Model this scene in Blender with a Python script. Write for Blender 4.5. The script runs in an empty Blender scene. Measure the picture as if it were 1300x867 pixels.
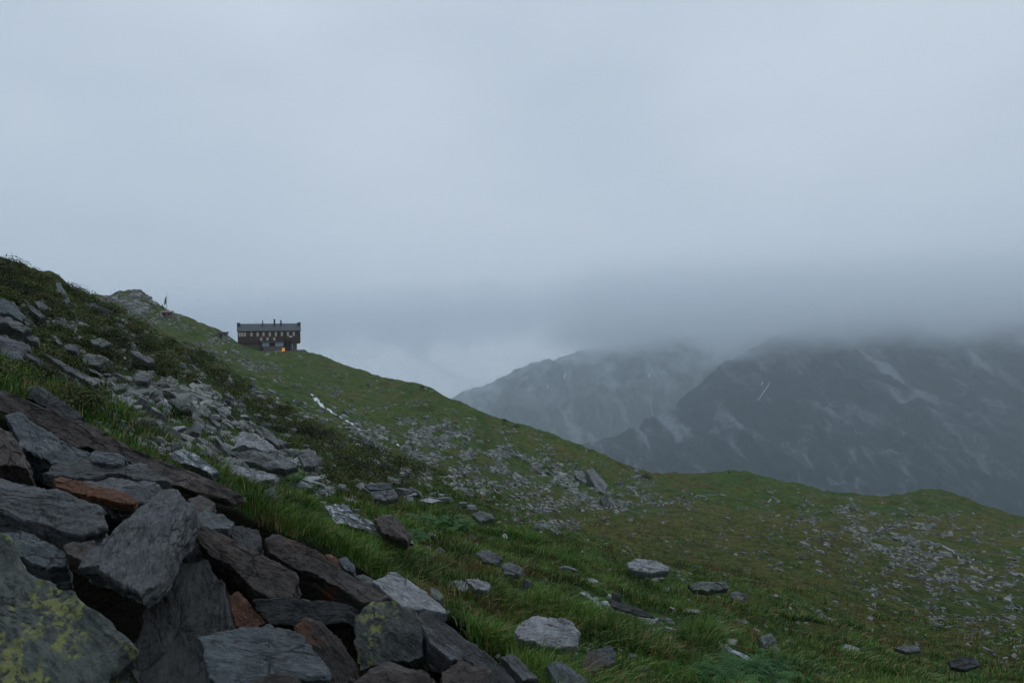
import bpy, bmesh, math, random
import numpy as np
from mathutils import Vector, Matrix
random.seed(7); rng = np.random.default_rng(11)
SC = bpy.context.scene
COL = SC.collection
R = math.radians
# ------------------------------------------------------------------ camera model
W0, H0, F = 1300.0, 867.0, 867.0
PITCH, ROLL = math.atan(46.5/867), R(-2.2)
CM = Matrix.Rotation(math.pi/2+PITCH, 3, 'X') @ Matrix.Rotation(ROLL, 3, 'Z')
CMn = np.array(CM)
def ray(px, py):
    v = np.array([(px-W0/2)/F, (H0/2-py)/F, -1.0]); v = CMn @ v
    return v/v[1]                                   # per metre forward
def P(px, py, d): return ray(px, py)*d
def proj(x, y, z):
    v = CMn.T @ np.vstack([np.ravel(x), np.ravel(y), np.ravel(z)])
    w = np.where(-v[2] > 1e-3, -v[2], 1e-3)
    return v[0]/w*F+W0/2, H0/2-v[1]/w*F, -v[2]
# ------------------------------------------------------------------ noise
_perm = np.random.default_rng(5).permutation(1024)
_perm = np.concatenate([_perm, _perm, _perm])
_g = np.random.default_rng(6).normal(size=(1024, 3)); _g /= np.linalg.norm(_g, axis=1)[:, None]
def perlin(x, y, z=0.0):
    x, y, z = np.broadcast_arrays(np.asarray(x, float), np.asarray(y, float), np.asarray(z, float))
    xi, yi, zi = np.floor(x).astype(int), np.floor(y).astype(int), np.floor(z).astype(int)
    xf, yf, zf = x-xi, y-yi, z-zi
    u, v, w = [t*t*t*(t*(t*6-15)+10) for t in (xf, yf, zf)]
    def gr(dx, dy, dz):
        h = _perm[(_perm[(_perm[(xi+dx) & 1023]+yi+dy) & 1023]+zi+dz) & 1023]
        g = _g[h]
        return g[..., 0]*(xf-dx)+g[..., 1]*(yf-dy)+g[..., 2]*(zf-dz)
    def L(a, b, t): return a+(b-a)*t
    return L(L(L(gr(0,0,0), gr(1,0,0), u), L(gr(0,1,0), gr(1,1,0), u), v),
             L(L(gr(0,0,1), gr(1,0,1), u), L(gr(0,1,1), gr(1,1,1), u), v), w)*1.6
def fbm(x, y, z=0.0, o=4, lac=2.1, gain=.5):
    s = 0; a = 1; f = 1
    for k in range(o):
        s = s+a*perlin(np.asarray(x)*f+k*17.3, np.asarray(y)*f+k*9.1, np.asarray(z)*f+k*3.7); a *= gain; f *= lac
    return s
def ridged(x, y, o=5, lac=2.1, gain=.55):
    s = 0; a = 1; f = 1
    for k in range(o):
        s = s+a*(1-np.abs(perlin(x*f+k*31.7, y*f+k*11.9))*2); a *= gain; f *= lac
    return s
def sstep(a, b, x): t = np.clip((x-a)/(b-a), 0, 1); return t*t*(3-2*t)
def pchip(X, Y, x):
    X = np.asarray(X, float); Y = np.asarray(Y, float)
    h = np.diff(X); d = np.diff(Y)/h; m = np.zeros_like(Y)
    for i in range(1, len(X)-1):
        if d[i-1]*d[i] > 0:
            w1, w2 = 2*h[i]+h[i-1], h[i]+2*h[i-1]
            m[i] = (w1+w2)/(w1/d[i-1]+w2/d[i])
    m[0], m[-1] = d[0], d[-1]
    x = np.clip(x, X[0], X[-1]); i = np.clip(np.searchsorted(X, x)-1, 0, len(X)-2)
    t = (x-X[i])/h[i]
    return ((1+2*t)*(1-t)**2*Y[i]+t*(1-t)**2*h[i]*m[i]+t*t*(3-2*t)*Y[i+1]+t*t*(t-1)*h[i]*m[i+1])
# ------------------------------------------------------------------ terrain profile: rows of (px, d, py)
ROWS = [
 [(-150,.6,2600),(1450,.6,2750)],
 [(-150,2.0,930),(0,2.0,920),(120,2.1,920),(230,2.2,920),(340,2.4,920),(450,2.8,925),(560,3.1,905),(700,3.5,900),(820,4,900),(930,4.4,905),(1040,5,910),(1180,6,915),(1300,7,925),(1450,8,965)],
 [(-150,5.5,430),(0,5.6,496),(60,5.6,520),(120,5.5,548),(180,5.4,585),(230,5.3,622),(340,5,690),(450,5,735),(560,5,775),(700,6,805),(820,6.2,828),(930,6.7,848),(1040,7,868),(1180,8,882),(1300,9,895),(1450,10,930)],
 [(-150,16,350),(0,16,428),(120,16,488),(230,15,533),(340,15,598),(450,13,645),(560,12,685),(700,11,738),(820,11,772),(930,11,805),(1040,11,835),(1180,11,858),(1300,12,870),(1450,13,900)],
 [(-150,30,270),(0,30,333),(40,31,345),(75,32,356),(105,33,377),(150,36,395),(185,37,419),(230,38,440),(280,40,466),(310,41,490),(340,42,510),(450,38,562),(560,32,607),(700,24,678),(760,20,706),(820,19,728),(930,16,770),(1040,15,800),(1180,15,835),(1300,16,845),(1450,17,870)],
 [(-150,60,400),(0,60,420),(120,70,440),(230,75,475),(280,78,492),(340,80,518),(400,78,538),(450,70,556),(560,60,592),(700,50,662),(760,45,684),(820,45,692),(930,45,706),(1040,45,722),(1180,40,765),(1300,40,785),(1450,40,810)],
 [(-150,150,400),(0,150,410),(120,150,425),(230,150,455),(340,150,490),(450,140,527),(560,120,560),(700,100,630),(760,90,645),(820,90,655),(930,90,660),(1040,90,674),(1180,80,710),(1300,80,728),(1450,80,750)],
 [(-150,240,385),(0,240,390),(120,240,395),(170,240,400),(230,250,426),(340,270,462),(450,250,495),(560,200,530),(700,170,590),(760,150,612),(820,140,630),(930,160,628),(1040,160,645),(1180,150,664),(1300,150,684),(1450,150,710)],
 [(-150,330,375),(0,330,376),(60,330,380),(120,330,378),(135,330,379),(155,330,373),(172,330,372),(186,330,376),(200,332,387),(240,338,405),(280,342,423),(305,350,438),(340,352,445),(375,352,446),(400,345,451),(430,335,461),(470,320,478),(510,305,485),(540,290,490),(565,280,504),(600,265,520),(640,250,535),(700,230,553),(760,210,576),(800,200,597),(822,200,603),(850,235,605),(880,240,604),(905,240,601),(930,240,598),(960,240,603),(1000,240,615),(1060,240,627),(1110,245,630),(1145,245,631),(1165,245,627),(1185,245,624),(1210,240,629),(1250,235,643),(1300,230,658),(1450,230,680)],
 [(-150,480,480),(300,500,540),(820,300,720),(1450,360,800)],
 [(-150,1000,800),(650,900,900),(1450,800,1000)],
]
TH = []; RW = []
for row in ROWS:
    th, lr, s = [], [], []
    for px, d, py in row:
        v = P(px, py, d); r = math.hypot(v[0], v[1])
        th.append(math.atan2(v[0], v[1])); lr.append(math.log(r)); s.append(v[2]/r)
    # the part of the slope outside the picture: uphill on the left, downhill on the right, level behind
    rr = math.exp(lr[0]); rr2 = math.exp(lr[-1])
    up = min(.30, .30); 
    def so(theta, r): return -1.6/r*(1 if r > 1.5 else 1)+(-.30*math.sin(theta)*(1 if r < 60 else 60/r))
    pre = [(-math.pi, rr), (-2.2, rr), (-1.5, rr)]; post = [(1.5, rr2), (2.2, rr2), (math.pi, rr2)]
    th = [a for a, _ in pre]+th+[a for a, _ in post]
    lr = [math.log(b) for _, b in pre]+lr+[math.log(b) for _, b in post]
    s = [so(a, b) for a, b in pre]+s+[so(a, b) for a, b in post]
    if row is ROWS[-1] or row is ROWS[-2]: pass
    RW.append((th, lr, s))
TG = np.concatenate([np.linspace(-math.pi, R(-50), 40)[:-1], np.linspace(R(-50), R(-43), 30)[:-1], np.linspace(R(-43), R(43), 900), np.linspace(R(43), R(50), 30)[1:], np.linspace(R(50), math.pi, 40)[1:]])
LR = np.concatenate([np.linspace(math.log(.7), math.log(3), 60)[:-1], np.linspace(math.log(3), math.log(420), 600)[:-1], np.linspace(math.log(420), math.log(1050), 25)])
LRk = np.array([pchip(th, lr, TG) for th, lr, s in RW])      # rows x theta
Sk = np.array([pchip(th, s, TG) for th, lr, s in RW])
S = np.empty((len(TG), len(LR)))
for i in range(len(TG)):
    S[i] = pchip(LRk[:, i], Sk[:, i], LR)
RR = np.exp(LR)[None, :]
XX = np.sin(TG)[:, None]*RR; YY = np.cos(TG)[:, None]*RR
ZZ = S*RR
def poly_in(poly, x, y):
    c = np.zeros(np.shape(x), bool); n = len(poly)
    for i in range(n):
        x1, y1 = poly[i]; x2, y2 = poly[(i+1) % n]
        if y1 == y2: continue
        c ^= ((y1 > y) != (y2 > y)) & (x < (x2-x1)*(y-y1)/(y2-y1)+x1)
    return c
# relief
hum = fbm(XX/1.3, YY/1.3, 0, 3)
ZZ += .15*hum*sstep(2.5, 6, RR)*(1-sstep(60, 140, RR))
ZZ += .10*np.abs(fbm(XX/.45+9, YY/.45, 2, 2))*sstep(4, 7, RR)*(1-sstep(25, 60, RR))
ZZ += .30*fbm(XX/5+3, YY/5, 1, 3)*sstep(7, 18, RR)
ZZ += .22*np.abs(fbm(XX/2.2+13, YY/2.2, 1, 3))*sstep(12, 22, RR)*(1-sstep(90, 160, RR))
ZZ += .9*fbm(XX/22+5, YY/22, 4, 4)*sstep(45, 120, RR)
crag = np.abs(fbm(XX/9+2, YY/9, 7, 3))
ZZ += 1.0*crag*sstep(80, 160, RR)*(1-.3*sstep(0, .2, TG)[:, None])
PXg, PYg, _d = proj(XX, YY, ZZ); PXg = PXg.reshape(XX.shape); PYg = PYg.reshape(XX.shape)
ZZ += (.4*fbm(XX/22+5, YY/22, 4, 4)+.35*crag)*sstep(80, 140, RR)*(1-np.exp(-((PXg-425)/70)**2-((PYg-522)/40)**2))
# rocky knob on the left skyline
kn = np.exp(-((PXg-170)/34)**2)*np.exp(-((RR-330)/45)**2)
ZZ += kn*2.2*np.abs(fbm(XX/6, YY/6, 9, 4))
PILE = [(-300,430),(0,500),(100,545),(200,590),(310,640),(400,690),(500,745),(575,790),(640,850),(600,1400),(-900,1400),(-900,500)]
def blur(a, k=3):
    for _ in range(k):
        a = (np.roll(a, 1, 0)+np.roll(a, -1, 0)+2*a)/4; a = (np.roll(a, 1, 1)+np.roll(a, -1, 1)+2*a)/4
    return a
soil = blur((poly_in(PILE, PXg, PYg) & (RR < 5.2))*1.0, 14)  # pile ground mask: sinks the ground and carries the painted gap shade
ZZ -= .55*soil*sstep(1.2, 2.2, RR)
Sg = ZZ/RR
def _ti(theta): return np.interp(theta, TG, np.arange(len(TG)))
def _li(r): return np.interp(np.log(r), LR, np.arange(len(LR)))
def gz(x, y):
    x = np.asarray(x, float); y = np.asarray(y, float)
    t = _ti(np.arctan2(x, y)); l = _li(np.maximum(np.hypot(x, y), .7))
    i = np.minimum(t.astype(int), len(TG)-2); j = np.minimum(l.astype(int), len(LR)-2); a = t-i; b = l-j
    return (ZZ[i, j]*(1-a)*(1-b)+ZZ[i+1, j]*a*(1-b)+ZZ[i, j+1]*(1-a)*b+ZZ[i+1, j+1]*a*b)
def gn(x, y, e=None):
    e = e or max(.15, math.hypot(x, y)*.012)
    return Vector((gz(x-e, y)-gz(x+e, y), gz(x, y-e)-gz(x, y+e), 2*e)).normalized()
def hit(px, py):
    """first ground point seen at this spot of the picture"""
    v = ray(px, py); r1 = math.hypot(v[0], v[1]); th = math.atan2(v[0], v[1]); s = v[2]/r1
    i = int(round(float(_ti(th)))); c = Sg[i]
    k = np.argmax(c >= s)
    if c[k] < s: return None
    if k > 0:
        f = (s-c[k-1])/max(c[k]-c[k-1], 1e-9); lr = LR[k-1]+f*(LR[k]-LR[k-1])
    else: lr = LR[0]
    r = math.exp(lr); return np.array([math.sin(th)*r, math.cos(th)*r, s*r])
# ------------------------------------------------------------------ materials
def new_mat(name):
    m = bpy.data.materials.new(name); m.use_nodes = True; nt = m.node_tree; nt.nodes.clear()
    return m, nt, nt.nodes, nt.links
class NB:
    def __init__(s, name):
        s.m = bpy.data.materials.new(name); s.m.use_nodes = True; s.nt = s.m.node_tree; s.nt.nodes.clear(); s.L = s.nt.links
    def n(s, t, **k):
        n = s.nt.nodes.new(t)
        for a, b in k.items(): setattr(n, a, b)
        return n
    def put(s, inp, v):
        if isinstance(v, bpy.types.NodeSocket): s.L.new(v, inp)
        else:
            if isinstance(v, (tuple, list)) and len(v) == 3 and inp.type == 'RGBA': v = (*v, 1)
            inp.default_value = v
    def coord(s, which='Object', scale=(1, 1, 1), rot=(0, 0, 0), loc=(0, 0, 0)):
        c = s.n('ShaderNodeTexCoord'); mp = s.n('ShaderNodeMapping'); s.L.new(c.outputs[which], mp.inputs[0])
        mp.inputs['Scale'].default_value = scale; mp.inputs['Rotation'].default_value = rot; mp.inputs['Location'].default_value = loc
        return mp.outputs[0]
    def noise(s, vec, scale, detail=6, rough=.55, dist=0, col=False):
        n = s.n('ShaderNodeTexNoise'); s.put(n.inputs['Vector'], vec); n.inputs['Scale'].default_value = scale
        n.inputs['Detail'].default_value = detail; n.inputs['Roughness'].default_value = rough; n.inputs['Distortion'].default_value = dist
        return n.outputs['Color' if col else 'Fac']
    def vor(s, vec, scale, feature='F1', out='Distance', rnd=1):
        n = s.n('ShaderNodeTexVoronoi', feature=feature); s.put(n.inputs['Vector'], vec); n.inputs['Scale'].default_value = scale
        n.inputs['Randomness'].default_value = rnd
        return n.outputs[out]
    def rng(s, v, a, b, c=0., d=1., smooth=True):
        n = s.n('ShaderNodeMapRange'); n.interpolation_type = 'SMOOTHSTEP' if smooth else 'LINEAR'
        s.put(n.inputs['Value'], v)
        for k, q in zip(('From Min', 'From Max', 'To Min', 'To Max'), (a, b, c, d)): n.inputs[k].default_value = q
        return n.outputs[0]
    def mix(s, f, a, b, mode='MIX'):
        n = s.n('ShaderNodeMix', data_type='RGBA', blend_type=mode); s.put(n.inputs[0], f); s.put(n.inputs[6], a); s.put(n.inputs[7], b)
        return n.outputs[2]
    def math(s, op, a, b=0.):
        n = s.n('ShaderNodeMath', operation=op); s.put(n.inputs[0], a); s.put(n.inputs[1], b); return n.outputs[0]
    def attr(s, name, out='Fac'):
        n = s.n('ShaderNodeAttribute', attribute_name=name); return n.outputs[out]
    def bump(s, h, strength, dist, prev=None):
        n = s.n('ShaderNodeBump'); s.put(n.inputs['Height'], h); n.inputs['Strength'].default_value = strength; n.inputs['Distance'].default_value = dist
        if prev is not None: s.L.new(prev, n.inputs['Normal'])
        return n.outputs[0]
    def out(s, col, rough=.8, normal=None, spec=.3, **k):
        b = s.n('ShaderNodeBsdfPrincipled'); o = s.n('ShaderNodeOutputMaterial')
        s.put(b.inputs['Base Color'], col); s.put(b.inputs['Roughness'], rough); s.put(b.inputs['Specular IOR Level'], spec)
        if normal is not None: s.L.new(normal, b.inputs['Normal'])
        for a, v in k.items(): s.put(b.inputs[a.replace('_', ' ')], v)
        s.L.new(b.outputs[0], o.inputs[0]); return s.m
def rock_mat(name, base, tint, lichen=0., rust=0., streak=6., bs=1., wet=.5, pale=0., scale=1., moss=0.):
    """schist: streaks along the slab, speckle, optional lichen, rust and moss"""
    b = NB(name); oi = b.n('ShaderNodeObjectInfo')
    v0 = b.coord('Object'); va = b.n('ShaderNodeVectorMath', operation='ADD'); b.L.new(v0, va.inputs[0])
    vm = b.n('ShaderNodeVectorMath', operation='SCALE'); vm.inputs[0].default_value = (7, 5, 3); b.L.new(oi.outputs['Random'], vm.inputs['Scale']); b.L.new(vm.outputs[0], va.inputs[1])
    v = va.outputs[0]
    st = b.n('ShaderNodeMapping'); b.L.new(v, st.inputs[0]); st.inputs['Scale'].default_value = (scale*1.6, streak*.7*scale, streak*scale)
    big = b.noise(v, 3*scale, 8, .68); fine = b.noise(v, 70*scale, 6, .75); sn = b.noise(st.outputs[0], 6, 10, .74, .15)
    c = b.mix(b.rng(big, .35, .68), base, tint)
    c = b.mix(b.rng(sn, .5, .72), c, tuple(min(1, q*1.7+.015) for q in base))
    c = b.mix(b.rng(sn, .49, .38), c, tuple(q*.35 for q in base))
    fl = b.n('ShaderNodeMapping'); b.L.new(v, fl.inputs[0]); fl.inputs['Scale'].default_value = (scale*2.5, streak*2.2*scale, streak*2.5*scale)
    ln = b.noise(fl.outputs[0], 9, 9, .75)
    c = b.mix(b.rng(ln, .50, .40, 0, .75), c, tuple(q*.3 for q in base)); c = b.mix(b.rng(ln, .55, .66, 0, .7), c, tuple(min(1, q*2.2+.02) for q in base))
    c = b.mix(b.rng(fine, .54, .70, 0, .8), c, tuple(min(1, q*2.4+.03) for q in base))
    c = b.mix(b.rng(b.noise(v, 9*scale, 9, .75), .53, .66, 0, .6), c, tuple(q*.45 for q in base))
    c = b.mix(b.rng(b.noise(v, 5*scale, 9, .72), .56, .70, 0, .7), c, tuple(min(1, q*1.8+.02) for q in base))
    if pale: c = b.mix(b.rng(b.noise(v, 2.2*scale, 7, .65), .6-.2*pale, .72-.2*pale, 0, .6), c, (.36, .38, .37))
    if rust:
        c = b.mix(b.rng(b.noise(v, 3.7*scale, 6, .62, .5), .62-.35*rust, .75-.3*rust), c, (.16, .06, .022))
    if moss:
        c = b.mix(b.rng(b.noise(v, 5*scale, 7, .7), .68-.3*moss, .74-.3*moss), c, (.02, .026, .012))
    li = None
    if lichen:
        m1 = b.rng(b.noise(v, 36*scale, 9, .68, .25), .525-.035*lichen, .540-.035*lichen)
        m2 = b.rng(b.noise(v, 6.5*scale, 5, .6), .60-.145*lichen, .67-.145*lichen)
        li = b.math('MULTIPLY', m1, m2)
        c = b.mix(li, c, b.mix(fine, (.18, .20, .055), (.40, .42, .14)))
        g = b.rng(b.noise(v, 38*scale, 4, .65, .4), .58, .63, 0, .6)
        c = b.mix(g, c, (.14, .17, .13))
    h = b.math('ADD', b.math('MULTIPLY', sn, .7), b.math('MULTIPLY', b.noise(v, 14*scale, 8, .72), .9))
    cr = b.vor(st.outputs[0], 3.0, 'DISTANCE_TO_EDGE'); crk = b.rng(cr, 0, .05, -1.1, 0); ckm = b.math('MULTIPLY', b.rng(cr, .035, 0), b.rng(b.noise(v, 2.5*scale, 3), .52, .6)); c = b.mix(ckm, c, tuple(q*.15 for q in base))
    h = b.math('ADD', h, b.math('MULTIPLY', crk, b.rng(b.noise(v, 2.5*scale, 3), .52, .6)))
    nrm = b.bump(h, 1.0*bs, .05/scale); nrm = b.bump(b.noise(v, 32*scale, 9, .75), .8*bs, .014/scale, nrm); nrm = b.bump(fine, .6*bs, .006/scale, nrm)
    rg = b.rng(b.noise(v, 6*scale, 6, .7), .35, .65, wet-.26, wet+.05)
    return b.out(c, rg, nrm, .55)
# base colours of the stones
M = {}
M['slate'] = rock_mat('schist grey', (0.1010, 0.1094, 0.1188), (0.1544, 0.1604, 0.1663))
M['slate_blue'] = rock_mat('schist blue grey', (0.0891, 0.1129, 0.1247), (0.1426, 0.1604, 0.1663), pale=.3)
M['slate_dark'] = rock_mat('schist dark', (0.0407, 0.0446, 0.0464), (0.0726, 0.0774, 0.0755), moss=.3)
M['brown'] = rock_mat('schist brown', (0.0935, 0.0747, 0.0660), (0.1265, 0.1045, 0.0935), streak=4)
M['brown_dark'] = rock_mat('schist dark brown', (0.0557, 0.0466, 0.0425), (0.0911, 0.0708, 0.0607), rust=.25, moss=.35)
M['rust'] = rock_mat('rusty schist', (.12, .06, .03), (.16, .08, .035), rust=.75, streak=3)
M['orange'] = rock_mat('orange stone', (.15, .058, .028), (.11, .042, .025), streak=2, wet=.6)
M['lichen'] = rock_mat('lichen crusted schist', (0.0686, 0.0858, 0.0777), (0.1087, 0.1316, 0.1144), lichen=1.0)
M['lichen_some'] = rock_mat('lichen spotted schist', (0.0710, 0.0824, 0.0801), (0.1144, 0.1258, 0.1201), lichen=.65)
M['striped'] = rock_mat('striated schist', (.140, .150, .158), (.185, .195, .205), streak=9, bs=1.5)
M['pale'] = rock_mat('pale schist', (0.2495, 0.2576, 0.2737), (0.3381, 0.3461, 0.3542), streak=4, bs=.8, pale=.2)
M['mid'] = rock_mat('hillside slab stone', (0.1560, 0.1680, 0.1740), (0.2400, 0.2520, 0.2460), pale=.35, scale=.45, bs=1.0)
M['mid_green'] = rock_mat('lichen grey slab stone', (0.1380, 0.1552, 0.1380), (0.2415, 0.2645, 0.2300), pale=.5, scale=.45, lichen=.05)
M['mid_dark'] = rock_mat('dark hillside stone', (.07, .075, .078), (.12, .125, .12), scale=.45, moss=.3)
def wet_white(name):
    b = NB(name); v = b.coord('Object'); st = b.n('ShaderNodeMapping'); b.L.new(v, st.inputs[0]); st.inputs['Scale'].default_value = (1, 3, 3)
    n = b.noise(st.outputs[0], 9, 8, .7, .8)
    c = b.mix(b.rng(n, .50, .60), (.09, .10, .11), (.55, .60, .64))
    return b.out(c, b.rng(n, .45, .6, .18, .6), b.bump(n, .9, .03), .6)
M['wetrock'] = wet_white('wet rock under running water')
def foam_mat(nm='white water', lo=.36, hi=.54):
    b = NB(nm); v = b.coord('Object'); n = b.noise(v, 14, 8, .7, 1.2); n2 = b.noise(v, 3, 4, .6)
    c = b.mix(b.rng(n, lo, hi), (.07, .08, .085), (.74, .79, .84) if lo < .4 else (.50, .55, .60))
    c = b.mix(b.rng(n2, .62, .8), c, (.06, .07, .07))
    return b.out(c, .3, b.bump(n, 1, .05), .6)
M['foam'] = foam_mat()
M['foam_near'] = foam_mat('broken white water', .46, .60)
def pool_mat():
    b = NB('still water'); v = b.coord('Object'); n = b.noise(v, 1.5, 3, .5)
    return b.out(b.mix(n, (.06, .07, .075), (.10, .11, .115)), .12, b.bump(n, .2, .05), .6)
M['pool'] = pool_mat()
def path_mat():
    b = NB('gravel path'); v = b.coord('Object'); n = b.noise(v, 3, 7, .7)
    return b.out(b.mix(n, (.17, .17, .165), (.34, .34, .33)), .85, b.bump(n, .8, .1))
M['gravel'] = path_mat()
def terrain_mat():
    b = NB('alpine turf'); v = b.coord('Object')
    rocky, dark, warm, soil = [b.attr(q) for q in ('rocky', 'dark', 'warm', 'soil')]
    big = b.noise(v, .035, 6, .62); mid = b.noise(v, .25, 6, .65); sm = b.noise(v, 1.6, 7, .68); fine = b.noise(v, 14, 6, .7)
    stv = b.n('ShaderNodeMapping'); b.L.new(v, stv.inputs[0]); stv.inputs['Scale'].default_value = (.6, .22, 1); stv.inputs['Rotation'].default_value = (0, 0, R(20))
    streak = b.noise(stv.outputs[0], .3, 7, .66, .7)
    green = b.mix(b.rng(mid, .35, .65), (.040, .088, .018), (.085, .145, .030))
    olive = b.mix(b.rng(sm, .3, .7), (.082, .100, .024), (.150, .140, .042))
    brown = b.mix(b.rng(sm, .3, .7), (.050, .040, .018), (.110, .075, .034))
    g = b.math('ADD', streak, b.math('MULTIPLY', b.math('SUBTRACT', big, .5), .9))
    g = b.math('ADD', g, b.math('MULTIPLY', b.math('SUBTRACT', mid, .5), .6))
    g = b.math('ADD', g, b.math('MULTIPLY', b.math('SUBTRACT', warm, .35), .13))
    c = b.mix(b.rng(g, .42, .60), green, olive)
    c = b.mix(b.rng(b.math('ADD', b.math('MULTIPLY', sm, .5), b.math('MULTIPLY', b.noise(stv.outputs[0], .9, 6, .7), .5)), .535, .60, 0, .85), c, brown)
    c = b.mix(b.rng(b.math('ADD', b.math('MULTIPLY', fine, .5), b.math('MULTIPLY', sm, .5)), .49, .40, 0, .6), c, (.012, .020, .007))
    c = b.mix(b.math('MULTIPLY', dark, b.rng(mid, .3, .6, .45, 1)), c, b.mix(b.rng(sm, .38, .66), (.022, .026, .010), (.075, .088, .024)))
    t2 = b.noise(stv.outputs[0], 2.6, 8, .72, .4); t3 = b.noise(v, .11, 7, .7, .5)
    c = b.mix(b.rng(t2, .51, .62, 0, .7), c, (.020, .026, .008))
    c = b.mix(b.rng(t3, .54, .66, 0, .7), c, b.mix(sm, (.045, .080, .018), (.095, .145, .032)))
    c = b.mix(b.rng(b.noise(v, .19, 8, .72, .3), .52, .62, 0, .7), c, (.070, .055, .024))
    c = b.mix(b.rng(b.noise(v, .45, 8, .74, .3), .53, .60, 0, .6), c, (.028, .055, .012))
    # bare stone between the turf
    ro = b.math('ADD', b.math('MULTIPLY', rocky, .8), b.math('MULTIPLY', b.math('SUBTRACT', b.math('ADD', b.math('MULTIPLY', sm, .55), b.math('MULTIPLY', mid, .45)), .5), 1.9))
    rc = b.mix(b.rng(b.vor(v, 1.1), .1, .8), (.20, .215, .20), (.085, .09, .085))
    rc = b.mix(b.rng(fine, .45, .65), rc, (.05, .055, .045))
    c = b.mix(b.rng(ro, .44, .60, 0, .9), c, rc)
    c = b.mix(soil, c, b.mix(fine, (.006, .006, .005), (.015, .013, .010)))  # dark soil taken to near black, shade of the rock gaps painted in
    h = b.math('ADD', b.math('MULTIPLY', sm, .6), b.math('MULTIPLY', fine, .12))
    nrm = b.bump(b.math('ADD', h, b.math('MULTIPLY', t2, .8)), 1, .6); nrm = b.bump(mid, .7, 1.6, nrm)
    return b.out(c, .95, nrm, b.math('MULTIPLY', b.math('SUBTRACT', 1.0, soil), .15))
M['turf'] = terrain_mat()
def leaf_mat(name, a, c2, tip=None, scale=1.3):
    b = NB(name); v = b.coord('Object'); n = b.noise(v, scale, 4, .6); n2 = b.attr('tone')
    c = b.mix(b.rng(n, .38, .62), a, c2)
    if tip: c = b.mix(b.rng(n2, .72, .86), c, tip)
    c = b.mix(b.rng(n2, 0, .6, .45, 0), c, tuple(q*.5 for q in a))
    m = b.out(c, .6, None, .25); 
    return m
M['grass'] = leaf_mat('grass blades', (.020, .075, .010), (.13, .27, .042), (.28, .25, .09), .9)
M['meadow'] = leaf_mat('meadow turf blades', (.085, .115, .026), (.15, .155, .045), (.19, .16, .06))
M['drygrass'] = leaf_mat('dry grass blades', (.22, .135, .055), (.14, .125, .04), (.30, .22, .11))
M['heather'] = leaf_mat('heather leaves', (.024, .034, .012), (.085, .115, .028), (.12, .10, .03), .55)
M['fern'] = leaf_mat('fern leaves', (.020, .080, .014), (.055, .15, .028), None)
def plain(name, col, rough=.7, var=.3, scale=4, spec=.3, metallic=0.):
    b = NB(name); v = b.coord('Object'); n = b.noise(v, scale, 6, .65)
    return b.out(b.mix(n, tuple(q*(1-var) for q in col), tuple(min(1, q*(1+var)) for q in col)), rough, b.bump(n, .3, .02), spec, Metallic=metallic)
# ------------------------------------------------------------------ object helpers
def mesh_np(name, V, faces, mat, smooth=True, attrs=None):
    """faces: list of arrays (n,k)"""
    me = bpy.data.meshes.new(name); V = np.asarray(V, np.float32)
    me.vertices.add(len(V)); me.vertices.foreach_set('co', V.ravel())
    tot = sum(f.size for f in faces); npoly = sum(len(f) for f in faces)
    me.loops.add(tot); me.loops.foreach_set('vertex_index', np.concatenate([f.ravel() for f in faces]).astype(np.int32))
    me.polygons.add(npoly); st = []; o = 0
    for f in faces:
        st.append(o+np.arange(len(f))*f.shape[1]); o += f.size
    me.polygons.foreach_set('loop_start', np.concatenate(st).astype(np.int32))
    me.polygons.foreach_set('use_smooth', np.full(npoly, smooth))
    if attrs:
        for k, a in attrs.items():
            at = me.attributes.new(k, 'FLOAT', 'POINT'); at.data.foreach_set('value', np.asarray(a, np.float32).ravel())
    me.update(); me.validate(); me.materials.append(mat)
    return me
def link(name, me, parent=None, loc=None, rot=None):
    o = bpy.data.objects.new(name, me); COL.objects.link(o)
    if parent: o.parent = parent
    if loc is not None: o.location = loc
    if rot is not None: o.rotation_euler = rot
    return o
def tag(o, label=None, cat=None, group=None, kind=None):
    if label: o['label'] = label
    if cat: o['category'] = cat
    if group: o['group'] = group
    if kind: o['kind'] = kind
    return o
def grid_faces(nu, nv, wrap=False):
    i = np.arange(nu if wrap else nu-1)[:, None]; j = np.arange(nv-1)[None, :]; i2 = (i+1) % nu
    return np.stack([i*nv+j, i2*nv+j, i2*nv+j+1, i*nv+j+1], -1).reshape(-1, 4)
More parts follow.
